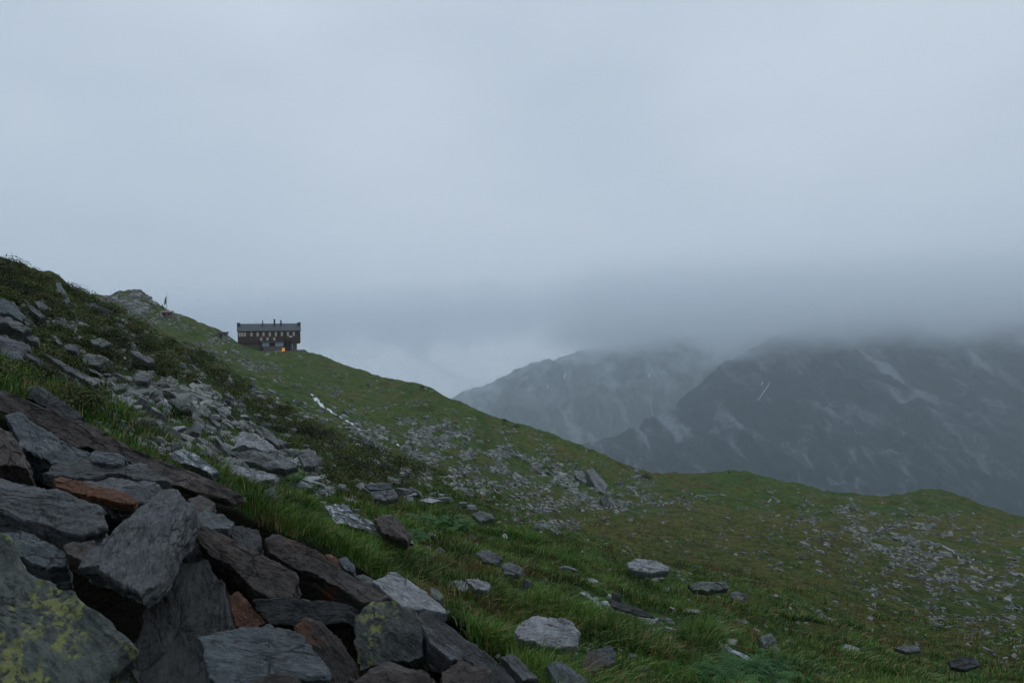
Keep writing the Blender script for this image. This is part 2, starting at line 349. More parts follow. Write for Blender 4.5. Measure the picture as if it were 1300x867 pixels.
# ------------------------------------------------------------------ ground sheet
FAN = [(110,478),(180,472),(262,492),(335,535),(400,590),(450,640),(385,628),(330,612),(285,598),(215,580),(130,545)]
SCREE = [
 ([(500,528),(560,543),(640,570),(700,590),(770,625),(805,642),(780,652),(700,628),(650,612),(600,602),(540,577),(505,556)], 2900, 2.5, 8, 0),
 ([(450,538),(500,556),(555,588),(610,612),(560,622),(500,594),(455,562)], 420, 4, 10, 0),
 ([(600,595),(660,620),(712,645),(728,672),(692,676),(640,645),(580,622)], 330, 4, 9, 0),
 ([(470,492),(520,500),(600,540),(700,575),(640,572),(540,545),(480,520)], 330, 2, 5, 1),
 ([(340,455),(470,485),(500,530),(440,520),(380,490),(330,475)], 130, 2, 5, 1),
 ([(940,625),(1060,640),(1150,640),(1300,690),(1300,835),(1200,785),(1100,735),(1000,685)], 1900, 2, 7, 1),
 ([(1030,645),(1090,650),(1150,672),(1225,712),(1300,752),(1300,785),(1215,745),(1140,705),(1060,675)], 750, 3, 9, 0),
 ([(1100,735),(1180,770),(1300,828),(1300,848),(1190,798),(1100,752)], 130, 3, 9, 0),
 ([(740,650),(1050,665),(1100,740),(900,745),(740,700)], 130, 3, 8, 1),
 ([(130,382),(175,374),(205,392),(300,438),(330,470),(300,475),(230,430),(150,405)], 600, 2, 6, 0),
 ([(128,379),(155,373),(172,372),(190,380),(215,402),(190,402),(140,392)], 420, 3, 8, 0),
 ([(300,440),(420,460),(600,522),(760,578),(820,604),(780,612),(600,560),(440,505),(330,490)], 420, 1.5, 4.5, 1),
 ([(820,610),(1300,665),(1300,850),(1080,800),(860,700)], 900, 1.5, 5, 1),
 ([(790,600),(830,606),(890,640),(880,650),(800,645)], 260, 2, 7, 0),
 ([(280,425),(340,450),(345,480),(300,480)], 160, 2, 6, 0),
 ([(940,615),(1300,655),(1300,690),(1060,650)], 260, 2, 5, 1),
 ([(330,500),(420,520),(500,590),(480,610),(400,570)], 260, 5, 13, 1),
 (FAN, 1000, 6, 19, 0),
 ([(330,450),(600,525),(820,602),(800,660),(740,700),(600,640),(450,560)], 800, 2, 8, 1),
 ([(420,640),(600,660),(760,700),(1000,790),(1100,860),(700,860),(600,790),(500,710)], 150, 6, 15, 1),
 ([(740,640),(1300,690),(1300,850),(1000,800),(760,720)], 500, 2, 9, 1),
 ([(0,380),(130,400),(300,480),(420,560),(330,530),(200,480),(60,430)], 520, 5, 15, 1),
]
HEATH = [(-200,250),(0,325),(110,375),(240,440),(340,508),(450,560),(560,602),(520,622),(450,620),(385,600),(330,560),(262,500),(180,470),(120,520),(60,520),(-200,470)]
MEADOW = [(600,600),(700,640),(740,640),(830,645),(1300,660),(1300,840),(1100,830),(950,780),(860,735),(760,700),(690,670)]
px, py = proj(XX, YY, ZZ)[:2]; px = px.reshape(XX.shape); py = py.reshape(XX.shape)
jx = px+60*perlin(px/60, py/24, 3)+22*perlin(px/17, py/9, 8); jy = py+20*perlin(px/60+40, py/24, 3)+8*perlin(px/17+40, py/9, 8)
rocky = np.zeros(XX.shape)
for poly, n, a, b_, sp in SCREE: rocky = np.maximum(rocky, poly_in(poly, jx, jy)*(.22 if sp else .50))
rocky = np.maximum(rocky, poly_in(FAN, jx, jy)*.6)*(RR > 9)
rocky = np.maximum(rocky, np.exp(-((PXg-168)/26)**2-((PYg-383)/12)**2)*(RR > 250))
dark = poly_in(HEATH, jx, jy)*(RR < 48)*1.0
warm = poly_in(MEADOW, jx, jy)*1.0
soil_shade_col = blur(poly_in([(-300,430),(0,500),(100,541),(200,588),(300,640),(345,672),(430,712),(520,762),(600,812),(650,860),(650,1400),(-900,1400)], PXg, PYg+18)*(RR < 5.6)*1.0, 3)  # wider area where the gap shade is put into the ground colour
rocky, dark, warm = blur(rocky, 16), blur(dark, 14), blur(warm, 20)
V = np.stack([XX, YY, ZZ], -1).reshape(-1, 3)
me = mesh_np('ground', V, [grid_faces(len(TG), len(LR))[:, ::-1]], M['turf'], True, dict(rocky=rocky, dark=dark, warm=warm, soil=np.clip(soil_shade_col+soil, 0, 1)))
tag(link('ground', me), kind='structure')
n = 48; a = np.linspace(-math.pi, math.pi, n, endpoint=False)
Vc = np.concatenate([[[0, 0, gz(0, .7)]], np.stack([np.sin(a)*.72, np.cos(a)*.72, gz(np.sin(a)*.72, np.cos(a)*.72)-.004], -1)])
me = mesh_np('ground_under_camera', Vc, [np.array([[0, 1+(k+1) % n, 1+k] for k in range(n)])], M['turf'], True, dict(soil=np.ones(n+1), rocky=np.zeros(n+1), dark=np.zeros(n+1), warm=np.zeros(n+1)))
tag(link('ground', me), kind='structure')
# ------------------------------------------------------------------ far mountains and valley
def mountain_mat(name, veg, rock, line):
    b = NB(name); v = b.coord('Object')
    st = b.n('ShaderNodeMapping'); b.L.new(v, st.inputs[0]); st.inputs['Scale'].default_value = (1.6, .5, .5)
    n1 = b.noise(v, .0022, 8, .62, .4); n2 = b.noise(st.outputs[0], .008, 8, .66, .5); n3 = b.noise(v, .02, 8, .7)
    sx = b.n('ShaderNodeSeparateXYZ'); b.L.new(v, sx.inputs[0])
    zz = b.math('ADD', b.math('MULTIPLY', b.math('SUBTRACT', sx.outputs[2], line), .0011), b.math('ADD', b.math('MULTIPLY', n1, .8), b.math('MULTIPLY', n2, .75)))
    c = b.mix(b.rng(zz, .70, .95), veg, tuple(q*.55 for q in rock))
    c = b.mix(b.rng(b.math('ADD', n2, b.math('MULTIPLY', n1, .5)), .80, .98), c, rock)
    g = b.attr('gully'); g = b.math('ADD', g, b.math('MULTIPLY', b.math('SUBTRACT', n3, .5), 1.6))
    c = b.mix(b.rng(g, .25, -.8, 0, .95), c, tuple(q*1.4 for q in rock))
    c = b.mix(b.rng(g, .75, 1.3, 0, .75), c, tuple(q*.4 for q in veg))
    c = b.mix(b.rng(n3, .5, .35, 0, .6), c, tuple(q*.5 for q in veg))
    return b.out(c, .95, b.bump(n2, .8, 25, b.bump(n3, .6, 8)), .1)
def mountain(name, crest, base_d, base_z, mat, seed, amp, nt=330):
    xs = np.array([c[0] for c in crest], float); n = 620
    pxs = np.linspace(xs[0], xs[-1], n)
    pyc = np.interp(pxs, xs, [c[1] for c in crest]); dc = np.interp(pxs, xs, [c[2] for c in crest])
    k = np.ones(9)/9; pyc = np.convolve(np.pad(pyc, 4, 'edge'), k, 'valid')
    C = np.array([P(a, b, d) for a, b, d in zip(pxs, pyc, dc)])
    t = np.linspace(0, 1.35, nt)
    Y = base_d+(C[:, 1:2]-base_d)*t[None, :]; X = C[:, 0:1]/C[:, 1:2]*Y
    prof = np.where(t < 1, .25*t+.75*t**1.5, 1-(t-1)*1.6)
    Z = base_z+(C[:, 2:3]-base_z)*prof[None, :]
    w = np.minimum(1, t*4)*np.where(t < 1, 1-.72*t**3, .28)
    r1 = ridged(X/800+seed, Y/1400+seed, 6)-1.1; gul = ridged(X/170+seed+.0012*Z, Y/800+seed, 4)-.9
    wx = X+.35*(Z-base_z)+90*fbm(X/450, Y/450, seed, 3)
    gul = ridged(wx/230+seed, Y/2300+seed, 5)-.9; gcol = ridged(wx/320+seed*2, Y/2100+Z/1300, 6, gain=.62)-1.0
    Z = Z+w[None, :]*amp*(r1*.75+gul*.42)+7*fbm(X/90, Y/90, seed, 3)
    me = mesh_np(name, np.stack([X, Y, Z], -1).reshape(-1, 3), [grid_faces(n, nt)[:, ::-1]], mat, True, dict(gully=gcol))
    tag(link(name, me), kind='structure')
    return X, Y, Z
mm2 = mountain_mat('near mountain slope', (.014, .030, .028), (.15, .16, .175), 60)
mm1 = mountain_mat('far mountain slope', (.035, .058, .042), (.16, .17, .18), 300)
G2 = mountain('mountain', [(560,640,4000),(700,585,4160),(745,562,4320),(800,547,4560),(850,524,4800),(890,489,4960),(920,464,5040),(960,440,5120),(1010,415,5280),(1060,402,5440),(1130,392,5440),(1300,400,5600),(1500,400,5600),(1800,400,5600)], 2400, -860, mm2, 3.3, 150)
G1 = mountain('mountain', [(380,560,8400),(520,530,8680),(560,512,8820),(583,503,8820),(622,482,8960),(655,468,8960),(690,458,9100),(740,447,9100),(790,430,9100),(850,420,9100),(900,428,9100),(960,420,9100),(1200,420,9100),(1500,420,9100)], 5100, -860, mm1, 8.7, 185)
b = plain('valley floor', (.03, .05, .025), .95, .4, .004)
Vf = np.array([[-14000, -14000, -905], [14000, -14000, -905], [14000, 14000, -905], [-14000, 14000, -905]], float)
tag(link('valley', mesh_np('valley', Vf, [np.array([[0, 1, 2, 3]])], b, False)), kind='structure')
# snow patches on the far faces
snow = plain('old snow', (.75, .78, .82), .6, .1, .05)
def on_mtn(G, px, py):
    X, Y, Z = G; a, b_, _ = proj(X, Y, Z); a = a.reshape(X.shape); b_ = b_.reshape(X.shape)
    d2 = (a-px)**2+(b_-py)**2
    cand = np.argwhere(d2 < max(2.0, d2.min()*1.5)); k = cand[np.argmin(Y[tuple(cand.T)])]
    return np.array([X[tuple(k)], Y[tuple(k)], Z[tuple(k)]])
for G, pts, lab in [
  (G2, [(975,486),(973,492),(969,499),(964,505),(960,510)], 'long thin streak of snow on the dark near mountain'),
  (G2, [(967,488),(966,491)], 'small snow patch left of the long streak on the near mountain'),
  (G1, [(696,489),(695,493)], 'small bright snow patch on the left shoulder of the misty far mountain'),
  (G1, [(718,476),(715,481)], 'snow patch in the notch below the cloud on the far mountain'),
  (G1, [(823,476),(825,480)], 'bright snow patch high on the right of the far mountain gully'),
  (G1, [(826,500),(826,512),(825,524),(828,530)], 'faint snow streak running down the far mountain gully')]:
    c = [on_mtn(G, a, b_) for a, b_ in pts]; w = c[0][1]/F*(.5 if len(pts) == 5 else .22 if len(pts) > 2 else 1.3)
    Vs, Fs = [], []
    for i, q in enumerate(c):
        wi = w*(.45 if i in (0, len(c)-1) else 1)*random.uniform(.8, 1.2)
        q = q+np.array([0, -14, 12])
        Vs += [q+np.array([-wi, 0, 0]), q+np.array([wi*.2, -5, 5]), q+np.array([wi, 0, 0])]
        if i: k = 3*i; Fs += [[k-3, k-2, k+1, k], [k-2, k-1, k+2, k+1]]
    tag(link('snow_patch', mesh_np('snow_patch', Vs, [np.array(Fs)], snow)), lab, 'snow patch')
# ------------------------------------------------------------------ rocks
def slab_mesh(name, P3, nrm, thick, mat, seed, N=110, rough=1., bevel=None):
    """solid slab: outline P3 on a plane, thickness along -nrm, worn edges and broken faces; returns mesh, matrix"""
    P3 = np.array(P3); c = P3.mean(0); nrm = nrm/np.linalg.norm(nrm)
    D = P3-c; _, _, vt = np.linalg.svd(D, full_matrices=False); ax = vt[0]-nrm*np.dot(vt[0], nrm); ax /= np.linalg.norm(ax)
    ay = np.cross(nrm, ax); p2 = np.stack([D@ax, D@ay], -1)
    if np.sum(p2[:, 0]*np.roll(p2[:, 1], -1)-np.roll(p2[:, 0], -1)*p2[:, 1]) < 0: p2 = p2[::-1]
    q = np.vstack([p2, p2[:1]]); seg = np.linalg.norm(np.diff(q, axis=0), axis=1); L = np.concatenate([[0], np.cumsum(seg)])
    s = np.linspace(0, L[-1], N, endpoint=False); O = np.stack([np.interp(s, L, q[:, 0]), np.interp(s, L, q[:, 1])], -1)
    size = L[-1]/4; bv = bevel if bevel is not None else min(thick*.14, size*.025)
    # centre kept well inside
    cen = O.mean(0)
    w = size*.035*rough
    tn = np.linspace(0, 2*math.pi, N, endpoint=False)
    j = (fbm(O[:, 0]/(size*.28)+seed, O[:, 1]/(size*.28), seed, 5, gain=.6)+.9*(np.abs(perlin(O[:, 0]/(size*.16)+seed, O[:, 1]/(size*.16)))-.3))*w*1.1
    dirs = O-cen; ln = np.linalg.norm(dirs, axis=1)[:, None]; dirs = dirs/ln; O = O+dirs*j[:, None]
    dist = np.linalg.norm(O-cen, axis=1)[:, None]
    rings = []
    for t in ([0., .12, .25, .38, .5, .62, .74, .84, .92] if N < 150 else list(np.linspace(0, .97, 30))): rings.append((t, 0.))
    rows = [np.concatenate([cen+(O-cen)*t, np.zeros((N, 1))], 1) for t, _ in rings]
    for k in range(3):                                  # worn arris
        a_ = k/2*math.pi/2; off = bv*(1-math.sin(a_)); dz = -bv*(1-math.cos(a_))
        rows.append(np.concatenate([cen+(O-cen)*(1-off/np.maximum(dist, 1e-3)), np.full((N, 1), dz)], 1))
    ns = max(4, min(12, int(thick/size*22))) if N < 150 else 16
    for k in range(1, ns):
        f = k/ns; zed = -bv-(thick-bv)*f
        sh = 1-.10*f*f+.05*fbm(O[:, 0]/size*2+7, O[:, 1]/size*2, f*4+seed, 3)
        rows.append(np.concatenate([cen+(O-cen)*np.reshape(sh, (-1, 1)), np.full((N, 1), zed)], 1))
    for t in (.8, .4, 0.): rows.append(np.concatenate([cen+(O-cen)*t*.9, np.full((N, 1), -thick)], 1))
    A = np.stack(rows, 1)                               # N x rows x 3
    nr = A.shape[1]; X, Y, Z = A[..., 0], A[..., 1], A[..., 2]
    s1 = size*.5
    big = fbm(X/s1+seed*3, Y/s1, Z/s1, 3)*size*.045*rough
    # cleavage steps running along the slab
    stp = perlin(X/size*.9+seed, Y/size*4, Z/size*3+seed); steps = (np.round(stp*5)/5*.8+stp*.2)*size*.045*rough
    fn = fbm(X/size*7, Y/size*16, Z/size*16+seed, 4)*size*.012*rough
    st2 = perlin(X/size*2.2+seed*2, Y/size*5, Z/size*3); fn = fn+(np.round(st2*4)/4)*size*.03*rough*sstep(0, .25, perlin(X/size*1.3+3, Y/size*1.3, seed))
    tilt = np.zeros_like(X)
    topm = sstep(-thick*.5, 0, Z)
    Zn = Z+(big+steps+fn)*(.3+.7*topm)
    lat = (.3 if N < 150 else 1)*((np.round(perlin(X/s1*1.2+5, Y/s1*1.2, Z/(size*.05)+seed)*3)/3*.6+fbm(X/s1*2+5, Y/s1*2, Z/(size*.08)+seed, 4))*size*.032*rough)*(1-topm*.5)
    dn = np.linalg.norm(A[..., :2]-cen, axis=-1); dn = np.maximum(dn, 1e-4)
    rim = sstep(.5, 1., dn/np.maximum(dist, 1e-3))
    Xn = X+(X-cen[0])/dn*lat*rim; Yn = Y+(Y-cen[1])/dn*lat*rim
    Vv = np.stack([Xn, Yn, Zn], -1)
    Vv[:, 0] = Vv[:, 0].mean(0); Vv[:, -1] = Vv[:, -1].mean(0)
    fc = grid_faces(N, nr, True)[:, ::-1]
    me = mesh_np(name, Vv.reshape(-1, 3), [fc], mat, True)
    bm = bmesh.new(); bm.from_mesh(me); bmesh.ops.remove_doubles(bm, verts=bm.verts, dist=1e-5); bmesh.ops.recalc_face_normals(bm, faces=bm.faces); bm.to_mesh(me); bm.free()
    me.set_sharp_from_angle(angle=R(30))
    mw = Matrix([(ax[0], ay[0], nrm[0], c[0]), (ax[1], ay[1], nrm[1], c[1]), (ax[2], ay[2], nrm[2], c[2]), (0, 0, 0, 1)])
    return me, mw
def plane_pts(poly, d, nrm, ref=None):
    cx = sum(p[0] for p in poly)/len(poly); cy = sum(p[1] for p in poly)/len(poly)
    if ref: cx, cy = ref
    c = P(cx, cy, d); nrm = np.array(nrm, float); nrm /= np.linalg.norm(nrm); out = []
    for a, b_ in poly:
        r_ = ray(a, b_); q = np.dot(nrm, r_)
        t = np.dot(nrm, c)/q if abs(q) > .06 else d
        t = min(max(t, d*.62), d*1.6); out.append(r_*t)
    return out, nrm
def slab(poly, d, nrm, thick, mat, label, rough=1., name='rock', N=110, group=None, bevel=None):
    if d < 4.6 and label.find('grass') < 0: N = 260
    elif d > 3.6 and d < 40: thick *= .7; bevel = thick*.12; rough = 1.3; nrm = (nrm[0], min(nrm[1], -.66), .74)
    pts, nn = plane_pts(poly, d, nrm)
    me, mw = slab_mesh(name, pts, nn, thick, M[mat], random.random()*50, N, rough, bevel)
    o = link(name, me); o.matrix_world = mw
    return tag(o, label, 'rock', group)
UP = (0, -.35, .94)
#  (outline of the main face in the picture, distance, face normal, thickness, stone, label)
BIG = [
 ([(-60,468),(0,494),(100,534),(188,577),(250,600),(307,628),(287,633),(216,619),(185,586),(100,568),(0,520),(-60,494)], 4.5, (.15,-.80,.5), .16, 'brown', 'very long brown slab lying diagonally across the top of the foreground pile'),
 ([(32,492),(42,488),(56,492),(75,506),(100,523),(107,530),(95,533),(60,519),(36,505)], 5.0, (.1,-.55,.8), .16, 'slate_dark', 'black rock with pale green top edge behind the long brown slab'),
 ([(6,526),(22,521),(50,542),(75,559),(117,577),(92,587),(65,588),(48,578),(26,566)], 4.15, (.2,-.6,.75), .3, 'slate_blue', 'bluish rounded rock tucked under the long brown slab at far left'),
 ([(-50,520),(0,541),(13,548),(28,569),(34,594),(15,592),(-50,585)], 3.75, (.2,-.7,.7), .25, 'brown', 'brownish rock cut by the left edge above the large striated slab'),
 ([(53,602),(78,584),(120,583),(183,589),(210,606),(218,619),(195,613),(140,606),(90,609)], 3.75, (.05,-.25,.96), .10, 'slate_dark', 'thin dark flat slab under the long brown slab, above the rusty one'),
 ([(112,579),(120,573),(152,574),(161,582),(155,588),(118,587)], 3.9, (0,-.4,.9), .06, 'slate_blue', 'small flat grey stone lying on the thin dark slab'),
 ([(105,611),(150,606),(196,611),(205,619),(190,637),(150,636)], 3.45, (.05,-.35,.93), .14, 'slate', 'dull grey slab just behind the rusty slab'),
 ([(66,609),(78,605),(100,610),(150,621),(176,634),(172,640),(145,637),(105,627),(74,618)], 3.2, (.1,-.55,.8), .05, 'rust', 'thin rusty orange slab between the large striated slab and the tilted block'),
 ([(-60,598),(0,606),(63,619),(124,642),(136,668),(105,674),(60,664),(0,648),(-60,634)], 2.95, (.04,-.42,.90), .20, 'striped', 'large striated grey slab at the left edge, pointing right'),
 ([(205,619),(224,620),(247,640),(246,652),(224,684),(206,722),(193,735),(175,752),(160,745),(141,731),(122,719),(95,722),(101,713),(140,675),(175,643)], 2.5, (-.16,-.44,.88), .11, 'striped', 'big tilted grey block with ribbed face standing out in the middle of the pile'),
 ([(-120,600),(0,682),(46,717),(100,757),(152,799),(168,821),(158,829),(150,852),(138,900),(-60,960),(-160,900)], 1.72, (.22,-.62,.75), .32, 'lichen', 'huge rock covered in yellow green lichen in the bottom left corner'),
 ([(-20,676),(30,673),(60,686),(83,701),(84,716),(60,722),(40,712),(-10,690)], 2.65, (.1,-.5,.85), .22, 'slate_blue', 'blue grey slab half hidden above the lichen covered corner rock'),
 ([(79,694),(90,688),(120,686),(123,695),(103,711),(85,703)], 2.6, (.1,-.5,.86), .10, 'brown', 'small brownish stone wedged left of the tilted block'),
 ([(196,722),(230,712),(262,713),(279,731),(301,791),(306,799),(285,830),(275,880),(150,890),(150,840),(172,806),(186,765)], 2.42, (.05,-.55,.83), .18, 'slate_dark', 'broad dark slab with mossy hollows below the tilted block'),
 ([(248,806),(270,800),(328,793),(341,794),(381,803),(390,813),(419,842),(416,854),(380,862),(330,866),(300,878),(270,878),(258,835)], 1.78, (.08,-.48,.87), .14, 'slate_blue', 'pale blue grey rock with folded face at the bottom edge left of centre'),
 ([(290,756),(303,750),(322,771),(338,791),(316,800),(300,797)], 2.25, (.35,-.8,.45), .12, 'orange', 'bright orange brown wedge stone between dark slabs'),
 ([(320,761),(363,758),(424,763),(443,769),(440,790),(400,794),(345,792),(328,780)], 2.3, (0,-.9,.42), .22, 'slate_dark', 'dark horizontal beam shaped slab right of the orange stone'),
 ([(372,796),(386,783),(404,787),(427,808),(446,834),(456,860),(450,890),(420,890),(412,845),(384,812)], 2.02, (.1,-.85,.5), .22, 'brown_dark', 'dark brown upright rock with pointed top right of the folded pale rock'),
 ([(336,685),(344,679),(364,682),(407,702),(442,725),(497,759),(484,764),(462,768),(435,748),(402,729),(371,716),(341,700)], 2.95, (.12,-.50,.86), .20, 'brown_dark', 'long dark brown slab running down to the lichen spotted slab'),
 ([(246,670),(260,666),(290,679),(338,704),(377,726),(380,738),(372,758),(345,760),(322,748),(298,724),(268,706),(254,692)], 2.65, (.15,-.66,.72), .2, 'brown_dark', 'mossy rust stained rock beneath the long dark brown slab'),
 ([(222,690),(232,679),(262,677),(265,687),(255,700),(236,704),(218,702)], 2.75, (0,-.35,.93), .12, 'slate', 'small flat topped block right of the tilted block'),
 ([(238,656),(262,648),(285,654),(298,664),(290,672),(262,671),(243,669)], 3.0, (.05,-.35,.93), .09, 'slate_blue', 'flat grey stone at the grass edge above the mossy rust stained rock'),
 ([(284,669),(310,667),(330,672),(332,690),(322,698),(303,690)], 2.95, (.05,-.4,.9), .12, 'slate_dark', 'dark squarish stone at the top end of the long dark brown slab'),
 ([(238,634),(258,628),(273,638),(268,648),(250,652)], 3.2, (.05,-.45,.88), .08, 'brown', 'small brown stone behind the top of the tilted block'),
 ([(451,785),(462,771),(473,762),(500,761),(518,771),(537,789),(539,833),(520,839),(498,837),(455,853),(449,805)], 2.15, (-.05,-.82,.55), .2, 'lichen_some', 'upright dark slab spotted with yellow lichen at bottom centre'),
 ([(472,736),(503,726),(523,738),(566,770),(570,778),(554,776),(536,772),(521,773),(490,757)], 3.0, (.1,-.4,.9), .07, 'pale', 'smooth pale slab with a dark hole mark at the pile edge by the grass'),
 ([(530,782),(541,774),(564,788),(615,824),(655,862),(665,885),(620,868),(577,822),(540,797)], 2.35, (.2,-.5,.82), .12, 'slate_dark', 'long dark slab sloping down right below the smooth pale slab'),
 ([(534,791),(560,804),(588,826),(584,837),(572,838),(545,815)], 2.1, (.2,-.55,.8), .10, 'slate', 'narrow triangular stone leaning against the lichen spotted slab'),
 ([(562,853),(587,836),(624,850),(622,885),(560,885)], 2.0, (.15,-.6,.78), .14, 'brown', 'purplish brown stone cut by the bottom edge at the right end of the pile'),
 ([(445,868),(468,850),(495,836),(515,846),(543,852),(560,880),(540,905),(445,905)], 1.85, (.0,-.6,.8), .15, 'brown', 'knobbly brown grey rock at the bottom edge under the lichen spotted slab'),
 ([(315,868),(332,858),(350,852),(380,861),(392,880),(310,890)], 1.68, (0,-.5,.86), .12, 'brown_dark', 'low brown rock at the very bottom edge before the folded pale rock'),
 ([(412,704),(420,703),(438,716),(436,722),(424,716)], 3.2, (0,-.4,.9), .05, 'orange', 'little rusty stone on the upper edge of the long dark brown slab'),
 ([(430,709),(439,706),(451,718),(449,726),(437,722)], 3.15, (0,-.4,.9), .07, 'slate_blue', 'little blue grey stone beside the little rusty stone'),
 ([(449,731),(460,728),(475,735),(488,747),(478,752),(462,742)], 3.1, (0,-.4,.9), .08, 'mid_green', 'small greenish stone between long dark brown slab and smooth pale slab'),
 ([(546,745),(556,748),(563,756),(558,762),(548,757)], 3.4, (0,-.4,.9), .07, 'mid_green', 'small round greenish stone in the grass behind the smooth pale slab'),
 ([(654,800),(661,787),(683,780),(727,786),(736,800),(733,818),(712,822),(681,817),(656,812)], 4.2, (.02,-.42,.9), .17, 'pale', 'big flat topped grey block sitting in the grass at bottom centre'),
 ([(738,843),(747,827),(757,826),(767,843),(758,851),(742,851)], 4.05, (0,-.7,.7), .09, 'brown', 'small brownish stone right of the big flat topped block'),
 ([(756,824),(776,818),(782,829),(781,841),(768,844),(760,834)], 4.3, (.1,-.7,.7), .1, 'slate', 'small square grey stone beside the small brownish stone'),
 ([(694,842),(712,838),(725,845),(750,868),(740,885),(712,880)], 3.6, (.1,-.45,.88), .1, 'slate_blue', 'flat slab under the big flat topped block at the bottom edge'),
 ([(636,833),(650,828),(665,842),(684,860),(664,864)], 3.5, (.1,-.45,.88), .08, 'slate', 'narrow slab in the grass at the right end of the pile'),
 ([(474,658),(484,651),(499,652),(511,664),(521,676),(518,687),(501,683),(484,674)], 7.0, (.1,-.75,.65), .3, 'brown', 'rounded purplish boulder beside the white water'),
 ([(590,734),(606,734),(623,740),(620,749),(603,748)], 5.5, (0,-.35,.93), .10, 'pale', 'pale flat stone poking out of the grass above the flat topped block'),
 ([(332,658),(345,643),(358,646),(363,662),(352,668)], 5.6, (0,-.5,.85), .12, 'slate_blue', 'grey stone in the tall grass above the long dark brown slab'),
 ([(336,622),(347,617),(352,634),(338,640)], 6.5, (0,-.6,.8), .12, 'slate_blue', 'narrow bluish stone in the grass, further up than the grey stone'),
 ([(795,714),(808,708),(833,710),(847,718),(850,725),(820,727),(797,722)], 14.5, (0,-.45,.9), .35, 'pale', 'big pale boulder on the edge of the meadow right of centre'),
 ([(636,716),(650,712),(664,722),(660,730),(640,728)], 8.2, (0,-.5,.86), .15, 'mid', 'grey stone under the grassy bank in the centre'),
 ([(604,700),(620,697),(640,708),(630,716),(612,712)], 8.8, (0,-.5,.86), .15, 'mid', 'half buried grey stone left of the grassy bank'),
 ([(763,762),(775,763),(790,768),(812,776),(840,786),(826,793),(795,787),(770,780)], 6.8, (.05,-.6,.8), .2, 'wetrock', 'wet pale rock in the little stream below the tall grass'),
 ([(772,762),(785,763),(812,772),(832,783),(822,783),(795,776),(778,770)], 6.3, (.1,-.5,.85), .05, 'slate_dark', 'dark driftwood like stone lying on the wet pale rock'),
 ([(413,642),(428,639),(451,653),(484,671),(519,684),(528,690),(501,688),(451,668),(423,662)], 7.3, (.1,-.5,.86), .15, 'wetrock', 'long wet rock with water streaming over it left of the purplish boulder'),
 ([(213,573),(235,570),(258,582),(277,597),(268,602),(243,590),(215,583)], 6.5, (.1,-.5,.86), .18, 'wetrock', 'long pale wet rock behind the end of the long brown slab'),
 ([(293,570),(300,556),(308,547),(330,553),(347,564),(349,574),(334,573),(311,566)], 13, (.05,-.55,.83), .5, 'pale', 'large pale boulder with shaded front at the foot of the rubble'),
 ([(288,573),(313,571),(350,570),(378,590),(365,599),(340,594),(310,584)], 11, (.05,-.45,.88), .25, 'mid', 'broad flat slab directly below the large pale boulder'),
 ([(275,590),(300,590),(330,596),(351,602),(349,609),(318,611),(283,601)], 9, (.05,-.4,.9), .22, 'pale', 'long low slab above the tall grass, lowest in the rubble'),
 ([(140,502),(152,500),(167,505),(170,519),(165,534),(150,530),(134,523)], 12.5, (.1,-.65,.75), .2, 'pale', 'squarish pale slab lying flat at the left end of the rubble'),
 ([(-40,372),(0,378),(18,386),(32,401),(27,407),(12,399),(-40,398)], 14.5, (.25,-.45,.86), .5, 'slate_blue', 'smooth outcrop slab at the left edge, topmost of the bedrock steps'),
 ([(-40,398),(12,400),(25,408),(39,419),(29,422),(14,411),(-40,410)], 14, (.2,-.4,.9), .45, 'mid', 'second bedrock step at the left edge under the smooth outcrop'),
 ([(26,422),(36,422),(49,429),(48,434),(37,432)], 14, (.2,-.4,.9), .3, 'mid', 'small pale step of bedrock right of the second step'),
 ([(-40,420),(10,424),(40,440),(30,452),(8,450),(-40,440)], 12, (.25,-.6,.75), .6, 'slate', 'dark bedrock face below the second step at the left edge'),
 ([(-40,450),(0,444),(24,445),(30,459),(20,466),(0,468),(-40,472)], 10.5, (.2,-.6,.8), .4, 'slate_blue', 'weathered bedrock slab at the left edge level with the ribbed slabs'),
 ([(14,470),(22,461),(35,468),(50,478),(55,485),(36,487),(25,484)], 10, (.25,-.6,.75), .3, 'slate', 'smooth dark kite shaped bedrock slab left of the long ribs'),
 ([(28,444),(45,452),(65,465),(97,480),(103,487),(97,492),(83,487),(60,470),(35,453)], 11, (.25,-.55,.78), .3, 'slate', 'long thin bedrock rib, upper middle of the ribbed slabs'),
 ([(37,461),(50,470),(64,480),(82,495),(93,516),(83,514),(58,495),(42,477)], 10, (.25,-.55,.78), .35, 'slate_blue', 'long bedrock rib pointing down at the black rock'),
 ([(53,447),(72,455),(89,464),(107,471),(126,486),(116,488),(102,479),(80,467)], 12, (.2,-.5,.83), .3, 'mid', 'uppermost long bedrock rib bordering the heather'),
 ([(0,470),(12,474),(30,488),(45,500),(28,500),(8,490)], 8.5, (.25,-.5,.8), .3, 'mid_dark', 'low dark bedrock slab above the grass at the left edge'),
 ([(50,484),(62,492),(78,510),(88,522),(74,520),(58,505)], 8.5, (.25,-.55,.8), .25, 'slate', 'dark bedrock rib just above the black rock'),
 ([(71,359),(76,358),(80,366),(90,384),(84,388),(76,386),(72,370)], 25, (.2,-.8,.5), .5, 'mid', 'tall pale slab standing near the left skyline'),
 ([(43,382),(50,382),(63,390),(65,396),(50,392)], 22, (.15,-.6,.8), .4, 'mid', 'pale slab left below the tall slab near the skyline'),
 ([(34,386),(44,390),(57,402),(51,403),(40,395)], 20, (.15,-.6,.8), .4, 'mid', 'thin tilted slab above the smooth outcrop at the left'),
 ([(114,431),(127,429),(142,436),(130,440),(118,437)], 20, (.1,-.6,.8), .3, 'mid_green', 'flat slab in the heather halfway up the left slope'),
